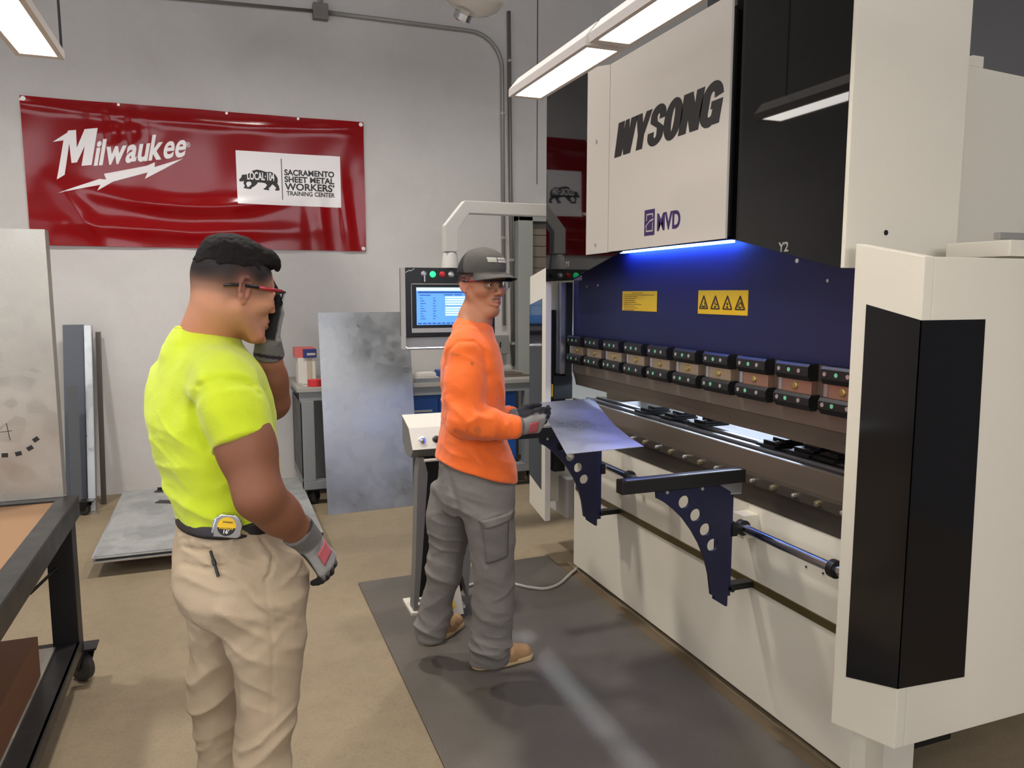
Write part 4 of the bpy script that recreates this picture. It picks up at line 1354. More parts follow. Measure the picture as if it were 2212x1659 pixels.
        for a in range(8):
            for b in range(a + 1, 8):
                if np.abs(off[a] - off[b]).sum() != 1: continue
                va, vb = val[:, a], val[:, b]
                cr = (va < 0) != (vb < 0)
                t = np.where(cr, va / np.where(cr, va - vb, 1), 0)
                p = off[a] + t[:, None] * (off[b] - off[a])
                acc += np.where(cr[:, None], p, 0); num += cr
        V = lo + h * (ci + acc / num[:, None])
        quads = []
        for ax in range(3):
            o1, o2 = [(1, 2), (2, 0), (0, 1)][ax]
            sl = [slice(1, -1)] * 3
            A0 = [slice(1, n[i] - 1) for i in range(3)]; A0[ax] = slice(0, n[ax] - 1)
            A1 = list(A0); A1[ax] = slice(1, n[ax])
            s0 = Sg[tuple(A0)]; s1 = Sg[tuple(A1)]
            e = np.argwhere(s0 != s1)
            if not len(e): continue
            flip = s1[tuple(e.T)]
            base = e + 1; base[:, ax] -= 1
            def vv(d1, d2):
                q = base.copy(); q[:, o1] += d1; q[:, o2] += d2
                return vid[q[:, 0], q[:, 1], q[:, 2]]
            Q = np.stack([vv(-1, -1), vv(0, -1), vv(0, 0), vv(-1, 0)], 1)
            Q[flip] = Q[flip][:, ::-1]
            quads.append(Q)
        Q = np.concatenate(quads)
        Q = Q[(Q >= 0).all(1)]
        # keep only the largest connected lump
        lab = np.arange(len(V))
        for _ in range(60):
            m = lab[Q].min(1)
            new = lab.copy()
            for c in range(4):
                np.minimum.at(new, Q[:, c], m)
            new = new[new]
            if (new == lab).all(): break
            lab = new
        me = bpy.data.meshes.new(name)
        me.vertices.add(len(V)); me.vertices.foreach_set('co', V.astype(np.float32).ravel())
        me.loops.add(4 * len(Q)); me.loops.foreach_set('vertex_index', Q.astype(np.int32).ravel())
        me.polygons.add(len(Q))
        me.polygons.foreach_set('loop_start', np.arange(0, 4 * len(Q), 4, dtype=np.int32))
        me.polygons.foreach_set('loop_total', np.full(len(Q), 4, np.int32))
        me.update(calc_edges=True)
        if shade:
            me.polygons.foreach_set('use_smooth', np.ones(len(Q), bool))
        if color is not None:
            ca = me.color_attributes.new('Col', 'FLOAT_COLOR', 'POINT')
            rgb = color(V)
            ca.data.foreach_set('color', np.concatenate([rgb, np.ones((len(V), 1))], 1).astype(np.float32).ravel())
        return link_mesh(name, me, M(material), parent)

def nlin(c):
    return np.array(lin(c)[:3])
def sstep(a, b, x):
    t = np.clip((x - a) / (b - a), 0, 1)
    return t * t * (3 - 2 * t)
def wob(P, f, ph=0.0):
    """smooth pseudo-random field in -1..1"""
    x, y, z = (P * f).T
    return (np.sin(x * 1.7 + 1.3 * np.sin(y * 1.1 + ph) + ph) + np.sin(y * 1.9 + 1.1 * np.sin(z * 1.3 + 2 * ph) + 1.7) + np.sin(z * 1.6 + 1.2 * np.sin(x * .9 + 3 * ph) + 4.1)) / 3
def vnoise(Q, seed=0):
    """smooth lattice noise, 0..1"""
    I = np.floor(Q).astype(np.int64)
    F = Q - I
    F = F * F * (3 - 2 * F)
    out = np.zeros(len(Q))
    for dx in (0, 1):
        for dy in (0, 1):
            for dz in (0, 1):
                h = (I[:, 0] + dx) * 374761393 + (I[:, 1] + dy) * 668265263 + (I[:, 2] + dz) * 2147483647 + seed * 974711
                h = (h ^ (h >> 13)) * 1274126177
                h = ((h ^ (h >> 16)) & 65535) / 65535.0
                out += h * np.where(dx, F[:, 0], 1 - F[:, 0]) * np.where(dy, F[:, 1], 1 - F[:, 1]) * np.where(dz, F[:, 2], 1 - F[:, 2])
    return out
def crease(c, n, lam, amp, rad, ph=0.0, warp=1.0, sharp=1.6):
    """cloth wrinkles around point c: irregular ridges that run across direction n"""
    c = np.array(c, float); n = np.array(n, float); n /= np.linalg.norm(n)
    rad = np.array(rad if hasattr(rad, '__len__') else (rad,) * 3, float)
    t1 = np.cross(n, (.31, .94, .1)); t1 /= np.linalg.norm(t1)
    t2 = np.cross(n, t1)
    sd = int(ph * 100) + 3
    def f(P):
        v = P - c
        w = np.exp(-((v / rad) ** 2).sum(1))
        out = np.zeros(len(P))
        m = w > .02
        v = v[m]
        wv = .35 * lam * wob(P[m], 11.0, ph)
        Q = np.stack([(v @ n + wv) / lam, v @ t1 / (lam * 3.2), v @ t2 / (lam * 3.2)], 1) + 50
        r = 1 - np.abs(2 * vnoise(Q, sd) - 1)
        r2 = 1 - np.abs(2 * vnoise(Q * 1.9 + 7, sd + 1) - 1)
        out[m] = amp * w[m] * ((r ** 2.2) * 1.5 + (r2 ** 2) * .5 - .75)
        return out
    return f
def wrinkle(n, lam, amp, seed, lo=.42, long=4.0, power=4.0):
    """thin creases scattered over a whole garment, lying across direction n"""
    n = np.array(n, float); n /= np.linalg.norm(n)
    t1 = np.cross(n, (.31, .94, .1)); t1 /= np.linalg.norm(t1)
    t2 = np.cross(n, t1)
    def f(P):
        wv = .5 * lam * wob(P, 14.0, seed * .7)
        Q = np.stack([(P @ n + wv) / lam, P @ t1 / (lam * long), P @ t2 / (lam * long)], 1) + 90
        r = 1 - np.abs(2 * vnoise(Q, seed) - 1)
        m = sstep(lo, lo + .25, vnoise(P / .11 + 31 * seed, seed + 9))
        return amp * m * (r ** power - .25)
    return f
def line_fold(pts, amp, width, deep=.09):
    """one ridge (amp > 0) or seam groove (amp < 0) drawn on the side of the cloth that faces the shop floor"""
    pts = [np.array(p, float) for p in pts]
    eye = np.array((0, 0, 1.6))
    mid = sum(pts) / len(pts)
    w = (mid - eye) / np.linalg.norm(mid - eye)
    far = np.linalg.norm(mid - eye)
    def flat(P):
        v = P - eye
        return v / (v @ w)[:, None] * far
    fp = flat(np.array(pts))
    def f(P):
        F = flat(P)
        d = np.full(len(P), 1e9)
        for a, b in zip(fp[:-1], fp[1:]):
            ab = b - a; v = F - a
            t = np.clip(v @ ab / max(1e-9, ab @ ab), 0, 1)
            d = np.minimum(d, ((v - t[:, None] * ab) ** 2).sum(1))
        return amp * np.exp(-d / width ** 2) * (((P - mid) @ w) < deep)
    return f
def basis(f, u=(0, 0, 1)):
    f = np.array(f, float); f /= np.linalg.norm(f)
    u = np.array(u, float); l = np.cross(u, f); l /= np.linalg.norm(l)
    return np.stack([f, l, np.cross(f, l)], 1)      # columns: forward, left, up

# skin and cloth
mat('skin', (200, 140, 112), 0.58, attr='Col', var=.10, vscale=30, bump=.12, bscale=260, spec=.28)
MATS['skin'].node_tree.nodes['Principled BSDF'].inputs['Subsurface Weight'].default_value = .12
MATS['skin'].node_tree.nodes['Principled BSDF'].inputs['Subsurface Radius'].default_value = (.012, .005, .003)
mat('hair_dark', (24, 20, 19), 0.75, var=.5, vscale=90, bump=.9, bscale=420, spec=.2)
mat('tee_lime', (222, 238, 30), 0.85, attr='Col', var=.06, vscale=9, bump=.28, bscale=190, sheen=.2)
mat('shirt_orange', (250, 104, 24), 0.85, attr='Col', var=.10, vscale=24, bump=.30, bscale=170, sheen=.2)
mat('khaki', (184, 164, 136), 0.85, attr='Col', var=.10, vscale=7, bump=.25, bscale=240)
mat('grey_canvas', (118, 112, 106), 0.9, attr='Col', var=.22, vscale=12, bump=.35, bscale=150)
mat('glove_knit', (120, 116, 110), 0.9, attr='Col', var=.22, vscale=60, bump=.5, bscale=330)
mat('belt_leather', (26, 23, 24), 0.5)
mat('cap_cloth', (84, 80, 74), 0.85, attr='Col', var=.1, vscale=30, bump=.25, bscale=300)
mat('cap_under', (22, 23, 30), 0.8)
mat('shoe_suede', (150, 116, 80), 0.85, attr='Col', var=.2, vscale=25, bump=.3, bscale=160)
mat('lens_clear', (230, 236, 240), 0.03)
_l = MATS['lens_clear'].node_tree.nodes['Principled BSDF']
_l.inputs['Transmission Weight'].default_value = 1.0
_l.inputs['IOR'].default_value = 1.06
mat('frame_red', (150, 34, 38), 0.35)
mat('frame_black', (24, 22, 26), 0.35)
mat('eye_white', (222, 214, 206), 0.2)
mat('eye_dark', (38, 26, 20), 0.15)

def head_shape(s, c, R, brow=1.0):
    s.at(c, R)
    s.ell((-.014, 0, .036), (.097, .077, .090), k=.02)
    s.ell((.026, 0, .010), (.066, .066, .084), k=.03)
    s.cap((.022, 0, -.050), (.066, 0, -.092), .048, .020, k=.03)
    s.ell((.068, 0, -.058), (.026, .031, .030), k=.022)
    s.cap((.070, .006, -.104), (.070, -.006, -.104), .0165, k=.016)
    for q in (-1, 1):
        s.cap((-.006, q * .056, -.038), (.056, q * .022, -.100), .018, .014, k=.026)
        s.ell((.056, q * .045, -.018), (.030, .021, .022), k=.024)
        s.cap((.083, q * .010, .026), (.066, q * .048, .027), .0100, .0095, k=.014)
    for q in (-1, 1):
        s.ell((.097, q * .031, .004), (.017, .018, .0125), k=.014, op='s')
        s.ell((.077, q * .031, .004), (.0125, .0145, .0125), k=.004)
        u0, um, u1 = (.0835, q * .0165, .003), (.0905, q * .031, .0115), (.0800, q * .047, .0035)
        s.cap(u0, um, .0034, .0042, k=.004).cap(um, u1, .0042, .0034, k=.004)
        l0, lm = (.0835, q * .0175, .000), (.0885, q * .031, -.0050)
        s.cap(l0, lm, .0030, .0034, k=.004).cap(lm, (.0795, q * .046, .001), .0034, .0030, k=.004)
    s.cap((.089, 0, .018), (.110, 0, -.026), .0078, .0098, k=.012)
    for q in (-1, 1):
        s.ell((.0985, q * .0115, -.0315), (.0105, .0072, .0075), k=.006)
        s.ell((.1035, q * .0065, -.0395), (.0045, .0034, .003), k=.003, op='s')
    for q in (-1, 1):
        s.cap((.083, q * .023, -.0655), (.0945, q * .004, -.0610), .0050, .0062, k=.007)
        s.cap((.083, q * .020, -.0700), (.0925, q * .003, -.0745), .0055, .0070, k=.007)
        s.cap((.086, q * .025, -.0672), (.0995, 0, -.0668), .0016, k=.004, op='s')
    # ears: disc, rim, bowl, lobe
    for q in (-1, 1):
        ca, sa = math.cos(.42), math.sin(.42)
        E = np.array([[ca, q * sa, 0], [-q * sa, ca, 0], [0, 0, 1]], float)
        o = np.array((-.010, q * .0795, .003))
        L = lambda a, b, d=0.0: tuple(o + E @ np.array((a, q * d, b)))
        s.ell(tuple(o), (.018, .0055, .030), k=.006, R=E)
        rim = [(.012, .006), (.014, .022), (.004, .031), (-.010, .029), (-.018, .016), (-.019, .0), (-.013, -.015)]
        for a, b in zip(rim[:-1], rim[1:]):
            s.cap(L(a[0], a[1], .004), L(b[0], b[1], .006), .0042, k=.004)
        s.cap(L(-.011, -.016, .003), L(.001, -.028, .002), .0062, .0068, k=.005)
        s.cap(L(-.008, .016, .004), L(-.009, -.008, .004), .0035, k=.004)
        s.ell(L(.003, -.002, .009), (.0085, .007, .012), k=.004, op='s', R=E)
        s.cap(L(.013, .002, .002), L(.011, -.012, .002), .0048, k=.004)
    return s

def hand_shape(s, wrist, f, n, thumb_side, curls, thumb=(.35, .3, .5), spread=1.0, scale=1.0, r=.0105, cuff=None):
    """f: towards the fingertips, n: out of the back of the hand, thumb_side +1/-1 along n x f"""
    f = np.array(f, float); f /= np.linalg.norm(f)
    n = np.array(n, float); n -= f * (n @ f); n /= np.linalg.norm(n)
    t = np.cross(n, f) * thumb_side
    R = np.stack([f, t, n], 1)
    s.at(wrist, R)
    k = scale
    roots = [(.090, .031), (.094, .0105), (.090, -.0105), (.082, -.030)]
    lens = [.072, .080, .074, .058]
    s.cap((-.01 * k, 0, 0), (.02 * k, 0, 0), .027 * k, .029 * k, k=.015, flat=(0, 0, 1, 1.3))
    for (rx, ry), L, cu in zip(roots, lens, curls):
        ry2 = ry * spread
        s.cap((.012 * k, ry * .62 * k, -.002), (rx * k, ry2 * k, .002), .0165 * k, .0128 * k, k=.014)
        p = np.array((rx * k, ry2 * k, .002)); a = 0.0
        yaw = (ry2 - ry) * 2.0 + ry * .9
        for q, (fr, c) in enumerate(zip((.45, .30, .25), cu)):
            a += c
            d = np.array((math.cos(a) * math.cos(yaw), math.cos(a) * math.sin(yaw), -math.sin(a)))
            e = p + d * L * fr * k
            rr = (r - q * .0009) * k
            s.cap(p, e, rr, rr - .0008 * k, k=.0045)
            p = e
    # thumb: leaves the side of the palm near its base
    sp, dn, be = thumb
    p0 = np.array((.022, .022, -.006)) * k
    d1 = np.array((math.cos(sp), math.sin(sp), -dn)); d1 /= np.linalg.norm(d1)
    p1 = p0 + d1 * .046 * k
    s.cap(p0, p1, .0165 * k, .0135 * k, k=.012)
    d2 = np.array((math.cos(sp - be * .5), math.sin(sp - be * .5), -dn * 1.1)); d2 /= np.linalg.norm(d2)
    p2 = p1 + d2 * .034 * k
    s.cap(p1, p2, .0125 * k, .0115 * k, k=.005)
    d3 = np.array((math.cos(sp - be), math.sin(sp - be), -dn * 1.2)); d3 /= np.linalg.norm(d3)
    s.cap(p2, p2 + d3 * .027 * k, .0115 * k, .0098 * k, k=.004)
    return R

def glove(name, parent, wrist, f, n, side, curls, fore, thumb=(.6, .3, .5), palm=(24, 23, 24), back=(150, 147, 142), cuffc=(104, 101, 96), patch=True, spread=1.0, scale=1.0, label=None, cuff=.052):
    s = Sculpt()
    R = hand_shape(s, wrist, f, n, side, curls, thumb, spread, scale)
    w = np.array(wrist, float); fo = np.array(fore, float)
    d = (fo - w) / np.linalg.norm(fo - w)
    s.at().cyl(w + d * cuff, w - d * .012, .043, .034, k=.012, rnd=.004, flat=(R[:, 2][0], R[:, 2][1], R[:, 2][2], 1.06))
    cp, cb, cc = nlin(palm), nlin(back), nlin(cuffc)
    def col(V):
        q = (V - w) @ R
        m = sstep(-.004, .004, q[:, 2] + .002 * wob(V, 120))[:, None]
        c = cp * (1 - m) + cb * m
        fg = sstep(.098, .112, q[:, 0])[:, None]
        c = c * (1 - fg * .65) + cp * fg * .65
        m2 = sstep(.012, .006, q[:, 0])[:, None]
        c = c * (1 - m2) + cc * m2
        m3 = (np.abs(q[:, 0] + cuff - .004) < .0045)[:, None]
        c = np.where(m3 & ((q[:, 0] < -.03)[:, None]), nlin((40, 30, 40)), c)
        return c
    g = s.mesh(name, .0028, 'glove_knit', parent, col)
    if label: g['label'] = label
    if patch:
        pm = MB()
        b = bmesh.new()
        # a curved rubber badge on the back of the hand
        nx, ny = 6, 8
        sv = []
        for i in range(nx + 1):
            for j in range(ny + 1):
                x = (.030 + .042 * i / nx) * scale; y = (-.024 + .050 * j / ny) * scale
                sv.append((x, y))
        # drop each point onto the glove surface along n
        P = np.array([[x, y, .05] for x, y in sv])
        for _ in range(40):
            W = P @ R.T + w
            P[:, 2] -= np.clip(s.value(W), -.01, .02) * .8
        W = (P + np.array((0, 0, .0012))) @ R.T + w
        grid = [[b.verts.new(W[i * (ny + 1) + j]) for j in range(ny + 1)] for i in range(nx + 1)]
        for i in range(nx):
            for j in range(ny):
                b.faces.new((grid[i][j], grid[i + 1][j], grid[i + 1][j + 1], grid[i][j + 1]))
        bmesh.ops.recalc_face_normals(b, faces=b.faces)
        bmesh.ops.solidify(b, geom=list(b.faces), thickness=.0012)
        pm.bm.free(); pm.bm = b
        pt = pm.build('badge', 'patch_red', g, smooth=True)
    return g
mat('patch_red', (168, 40, 52), .45, rgb2=(206, 120, 124), vscale=42, detail=2)

def eyeballs(parent, c, R):
    for q, nm in ((-1, 'eye'), (1, 'eye')):
        p = np.array(c) + R @ np.array((.0790, q * .031, .0035))
        fw = R[:, 0]
        o = MB().sphere(tuple(p), .0128, seg=20).build(nm, 'eye_white', parent, smooth=True)
        MB().sphere(tuple(p + fw * .0072), .0066, seg=14).build('iris', 'eye_dark', o, smooth=True)
        # lids
def glasses(parent, c, R, frame_mat, temple_mat):
    c = np.array(c)
    def L(x, y, z): return tuple(c + R @ np.array((x, y, z)))
    top = [L(.074 + .046 * math.cos(a) ** .8 if abs(a) < 1.5 else .074, .076 * math.sin(a), .020 - .003 * math.sin(a) ** 2) for a in np.linspace(-1.25, 1.25, 25)]
    g = MB().tube(top, .0034, 8)
    g.tube([L(.117, .0, .018), L(.119, 0, .008), L(.1185, .006, -.004)], .003, 8).tube([L(.117, .0, .018), L(.119, 0, .008), L(.1185, -.006, -.004)], .003, 8)
    o = g.build('safety_glasses', frame_mat, parent, smooth=True)
    for q in (-1, 1):
        MB().tube([L(.092, q * .0715, .0185), L(.06, q * .0790, .017), L(.024, q * .0835, .0165)], [.0042, .0052, .0046], 8).build('temple', temple_mat, o, smooth=True)
        MB().tube([L(.026, q * .0835, .0165), L(.0, q * .0855, .016), L(-.02, q * .0850, .015), L(-.045, q * .0835, .012), L(-.062, q * .0815, .006)], [.0040, .0042, .004, .0038, .003], 8).build('temple_tip', frame_mat, o, smooth=True)
        b = bmesh.new()
        gr = []
        for i in range(9):
            a = q * (.06 + 1.10 * i / 8)
            x = .075 + .046 * max(0, math.cos(a)) ** .8; y = .0745 * math.sin(a)
            dz = .036 * (1 - .35 * (i / 8) ** 2) * (.75 + .25 * min(1, i / 3))
            gr.append([b.verts.new(L(x - .004 * j / 5, y, .018 - dz * j / 5)) for j in range(6)])
        for i in range(8):
            for j in range(5):
                b.faces.new((gr[i][j], gr[i + 1][j], gr[i + 1][j + 1], gr[i][j + 1]))
        bmesh.ops.recalc_face_normals(b, faces=b.faces)
        bmesh.ops.solidify(b, geom=list(b.faces), thickness=.0012)
        m = MB(); m.bm.free(); m.bm = b
        m.build('lens', 'lens_clear', o, smooth=True)
    return o
def plain(rgb):
    c = nlin(rgb)
    return lambda V: np.tile(c, (len(V), 1))
# ------------------------------------------------------------------ man in the lime T-shirt
yr = thing('person', 'person in lime yellow T-shirt and khaki trousers holding a gloved hand to the face', 'person', (.05, 2.12, 0))
Hc = np.array((0.034, 2.066, 1.601)); HR = basis((.927, .375, -.17))
Sr, Er, Wr = np.array((0.007, 1.864, 1.370)), np.array((0.063, 1.750, 1.150)), np.array((0.174, 1.841, 1.009))
Sl, El, Wl = np.array((0.020, 2.296, 1.336)), np.array((0.121, 2.210, 1.298)), np.array((0.115, 2.126, 1.469))
Nb = np.array((-0.039, 2.124, 1.494))
lerp = lambda a, b, t: a + (b - a) * t
def ring(q, rf, rs, a): return (q[0], q[1], q[2], rf, rs, a)
T = [ring((-0.042, 2.122, 1.470), .066, .082, 28), ring((-0.040, 2.117, 1.442), .088, .140, 28), ring((-0.039, 2.101, 1.402), .108, .180, 29), ring((-0.039, 2.090, 1.356), .122, .192, 30), ring((-0.036, 2.076, 1.304), .132, .190, 30), ring((-0.028, 2.062, 1.216), .131, .176, 28),
     ring((-0.014, 2.046, 1.128), .121, .164, 25), ring((-0.006, 2.036, 1.077), .118, .160, 22), ring((0.000, 2.028, 1.030), .119, .160, 20)]
# bare body: head, neck, arms and the trunk under the shirt, one surface
s = Sculpt()
head_shape(s, Hc, HR)
hl = lambda x, y, z: Hc + HR @ np.array((x, y, z))
s.at()
s.cap(hl(-.028, 0, -.035), Nb + np.array((.006, 0, -.02)), .059, .063, k=.025)
s.cap(hl(-.050, 0, -.03), Nb + np.array((-.012, -.005, -.02)), .042, .054, k=.04)
s.cap(Nb - np.array((0, 0, .05)), lerp(Nb, Sr, .5) - np.array((0, 0, .02)), .045, .045, k=.04).cap(Nb - np.array((0, 0, .05)), lerp(Nb, Sl, .5) - np.array((0, 0, .02)), .045, .045, k=.04)
s.loft([(q[0], q[1], q[2], q[3] - .016, q[4] - .016, q[5]) for q in T[2:-1]], k=.04)
s.cap(Sr, lerp(Sr, Er, .55), .063, .058, k=.03).cap(lerp(Sr, Er, .4), Er, .058, .046, k=.03)
s.cap(Er, lerp(Er, Wr, .4), .046, .0455, k=.04).cap(lerp(Er, Wr, .35), Wr, .047, .030, k=.02)
s.ell(lerp(Sr, Er, .62) + np.array((.014, .0, 0)), (.038, .045, .075), k=.05)
s.cap(Sl, El, .062, .048, k=.03).cap(El, lerp(El, Wl, .4), .048, .045, k=.02).cap(lerp(El, Wl, .3), Wl, .045, .030, k=.02)
skin, dark, stub, warm = nlin((206, 148, 116)), nlin((30, 24, 21)), nlin((140, 108, 90)), nlin((196, 122, 92))
tan = nlin((126, 82, 58))
def skin_y(V):
    q = (V - Hc) @ HR
    onh = sstep(-.16, -.12, q[:, 2]) * sstep(.2, .17, np.linalg.norm(q, axis=1))
    c = np.tile(skin, (len(V), 1))
    # faded haircut: dark on top, thinning to skin above the ear and nape
    edge = .012 * wob(V, 40)
    line = .034 + .030 * sstep(.02, .09, q[:, 0]) - .004 * sstep(-.04, -.1, q[:, 0])
    fade = sstep(-.035, .062, q[:, 2] - line + .045 + edge) * onh
    front = sstep(.088 - .10 * np.clip(.10 - q[:, 2], 0, .2), .072 - .10 * np.clip(.10 - q[:, 2], 0, .2), q[:, 0])
    fade = fade * front
    c = c * (1 - fade[:, None]) + dark * fade[:, None]
    half = (sstep(.15, .45, fade) * (1 - sstep(.45, .8, fade)))[:, None] * .45
    c = c * (1 - half) + stub * half
    jaw = (sstep(-.035, -.065, q[:, 2]) * sstep(-.03, .02, q[:, 0]) * onh)[:, None] * .18
    c = c * (1 - jaw) + nlin((120, 88, 72)) * jaw
    low = sstep(1.52, 1.44, V[:, 2])[:, None]
    arms = (1 - onh)[:, None] * sstep(1.46, 1.38, V[:, 2])[:, None]
    c = c * (1 - arms) + tan * arms
    nk = (sstep(-.06, -.12, q[:, 2]) * (1 - arms[:, 0]))[:, None] * .45
    c = c * (1 - nk) + warm * nk
    earm = (np.exp(-(((q - np.array((-.012, -.083, .003))) / np.array((.024, .012, .036))) ** 2).sum(1)))[:, None] * .5
    c = c * (1 - earm) + nlin((210, 130, 112)) * earm
    lip = (np.exp(-(((q - np.array((.093, 0, -.067))) / np.array((.018, .024, .010))) ** 2).sum(1)))[:, None] * .5
    c = c * (1 - lip) + nlin((168, 92, 84)) * lip
    return c
by = s.mesh('body', .0035, 'skin', yr, skin_y)
eyeballs(yr, Hc, HR)
# hair on top, with a short quiff at the brow
s = Sculpt().at(Hc, HR)
s.ell((-.013, 0, .043), (.0972, .0772, .092), k=.02)
s.cap((.066, .032, .098), (.066, -.032, .098), .022, k=.03).cap((.084, .028, .084), (.084, -.028, .084), .0165, k=.02)
s.ell((-.016, 0, .108), (.070, .055, .030), k=.03)
s._add(lambda P: P[:, 2] - (.066 - .004 * sstep(.0, -.09, P[:, 0]) + .012 * sstep(.03, .085, P[:, 0]) + .010 * wob(P, 70)), .004, 's')
s.fold(lambda P: .0015 * wob(P, 130) + .0012 * wob(P, 300, 2.0))
s.mesh('hair', .0030, 'hair_dark', yr)
glasses(yr, Hc, HR, 'frame_black', 'frame_red')
# T-shirt
nd = np.array((.42, .16, 1.0)); nd /= np.linalg.norm(nd)
s = Sculpt()
s.loft(T, k=.03, tilt_bot=(.05, 0.0))
s.at()
s.cap(Nb + np.array((-.012, 0, -.055)), lerp(Nb, Sr, .8) + np.array((0, 0, .006)), .064, .066, k=.06)
s.cap(Nb + np.array((-.012, 0, -.055)), lerp(Nb, Sl, .8) + np.array((0, 0, .004)), .064, .066, k=.06)
s.cyl(Nb + np.array((-.004, 0, -.06)), Nb + nd * .006, .086, .072, k=.04, rnd=.006)
s.cap(Sr + np.array((0, 0, -.005)), lerp(Sr, Er, .2), .077, .077, k=.035)
s.cyl(lerp(Sr, Er, .10), lerp(Sr, Er, .50), .078, .073, k=.022, rnd=.006)
s.cap(Sl, lerp(Sl, El, .3), .075, .070, k=.04)
s.cyl(lerp(Sl, El, .05), lerp(Sl, El, .62), .072, .066, k=.02, rnd=.006)
# open neck
s.cyl(Nb - nd * .016, Nb + nd * .2, .066, .085, k=.005, op='s', rnd=.003)
hd = (Er - Sr) / np.linalg.norm(Er - Sr)
pc = (-0.028, 2.039, 1.454)
s.fold(crease((-0.077, 1.906, 1.115), (.25, .0, 1), .075, 0.0101, (.26, .3, .10), 1.0))
s.fold(crease((-0.142, 2.094, 1.128), (.45, .2, 1), .06, 0.0095, (.12, .2, .11), .2))
s.fold(crease((-0.063, 1.926, 1.310), (.5, 0, .9), .12, 0.0081, (.16, .2, .16), .4))
s.fold(crease((-0.006, 1.800, 1.337), (.8, .1, .5), .07, 0.0068, (.09, .1, .10), 2.0))
s.fold(crease((0.116, 1.948, 1.168), (.2, 0, 1), .09, 0.0054, (.1, .2, .16), 2.0))
s.fold(line_fold([(-0.052, 1.889, 1.389), (-0.013, 1.812, 1.410), (0.040, 1.791, 1.406), (0.073, 1.796, 1.375)], -.0035, .006))
s.fold(line_fold([(-0.057, 1.932, 1.377), (-0.067, 1.930, 1.332), (-0.060, 1.921, 1.278), (-0.039, 1.908, 1.240)], -.006, .012))
s.fold(line_fold([(-0.043, 1.932, 1.419), (-0.088, 1.962, 1.351), (-0.097, 1.977, 1.271)], .004, .02))
s.fold(lambda P: .0022 * wob(P, 26) + .0012 * wob(P, 60, 1.0))
s.fold(wrinkle((.35, 0, 1), .060, .0042, 4)).fold(wrinkle((.9, .1, .5), .075, .0032, 5, .5))
def tee_col(V):
    c = np.tile(nlin((190, 207, 23)), (len(V), 1))
    return c
s.mesh('t_shirt', .0042, 'tee_lime', yr, tee_col)
# collar rib
cp = []
for i in range(40):
    a = 2 * PI * i / 40
    cx = Nb - nd * .012
    x = np.cross(nd, (0, 1, 0)); x /= np.linalg.norm(x); y = np.cross(nd, x)
    cp.append(tuple(cx + (x * math.cos(a) + y * math.sin(a)) * .0690))
c_ = MB().tube(cp, .0062, 8, closed=True).build('collar', 'tee_lime', yr, smooth=True)
ca = c_.data.color_attributes.new('Col', 'FLOAT_COLOR', 'POINT')
ca.data.foreach_set('color', np.tile(np.append(nlin((190, 207, 23)), 1.0), len(c_.data.vertices)).astype(np.float32))
# trousers
s = Sculpt()
Hp = [ring((0.001, 2.029, 1.044), .114, .156, 18), ring((0.002, 2.022, 0.993), .124, .163, 17), ring((0.012, 1.999, 0.920), .147, .172, 15), ring((0.016, 1.980, 0.869), .150, .172, 14), ring((0.019, 1.973, 0.825), .135, .150, 14)]
s.loft(Hp, k=.03, n=2.2)
def gl(q, dz): return (q[0], q[1], q[2] - dz)
rA = (0.048, 1.839, 0.451); lA = (-0.048, 2.075, 0.327)
s.loft([ring((0.055, 1.922, 0.952), .10, .085, 10), ring((0.060, 1.900, 0.883), .108, .095, 10), ring((0.063, 1.884, 0.806), .098, .092, 10), ring((0.071, 1.864, 0.719), .080, .084, 10), ring((0.067, 1.854, 0.629), .071, .075, 10), ring((0.058, 1.845, 0.528), .064, .068, 10), ring(rA, .061, .066, 10),
        (rA[0] - .02, rA[1] + .01, .25, .061, .066, 10), (rA[0] - .03, rA[1] + .01, .05, .068, .066, 10)], k=.03, n=2.1)
s.loft([ring((-0.036, 2.121, 0.891), .09, .085, 10), ring((-0.034, 2.118, 0.789), .09, .092, 10), ring((-0.044, 2.115, 0.652), .068, .078, 10), ring((-0.052, 2.102, 0.528), .066, .072, 10), ring((-0.052, 2.086, 0.406), .062, .066, 10), ring(lA, .058, .063, 10),
        (lA[0] - .02, lA[1] + .01, .25, .060, .064, 10), (lA[0] - .03, lA[1] + .01, .05, .066, .064, 10)], k=.03, n=2.1)
s.fold(crease((0.012, 1.834, 0.812), (.62, 0, 1), .10, 0.0135, (.16, .2, .16), .5))
s.fold(crease((0.050, 1.795, 0.617), (-.62, 0, 1), .11, 0.0180, (.12, .2, .24), 1.1))
s.fold(crease((-0.072, 2.051, 0.580), (-.6, 0, 1), .09, 0.0195, (.12, .2, .28), .2))
s.fold(crease((-0.052, 1.878, 0.964), (.1, 0, 1), .07, 0.0060, (.14, .2, .09), 1.2))
s.fold(crease((0.099, 1.816, 0.931), (.7, 0, 1), .08, 0.0090, (.10, .2, .12), .2))
s.fold(line_fold([(-0.039, 1.827, 0.862), (0.013, 1.796, 0.853), (0.083, 1.769, 0.853), (0.125, 1.776, 0.864)], .005, .012))
s.fold(line_fold([(0.063, 1.811, 1.038), (0.089, 1.785, 0.999), (0.082, 1.783, 0.962), (0.069, 1.786, 0.944)], -.005, .005))
s.fold(line_fold([(-0.112, 1.962, 0.940), (-0.063, 1.880, 0.953), (-0.012, 1.841, 0.969)], -.004, .005))
s.fold(line_fold([(-0.105, 1.965, 0.982), (-0.061, 1.885, 0.994), (-0.030, 1.853, 1.005)], -.003, .005))
s.fold(line_fold([(-0.115, 1.990, 0.981), (-0.071, 1.889, 0.998), (-0.022, 1.830, 1.016)], -.0035, .0045))
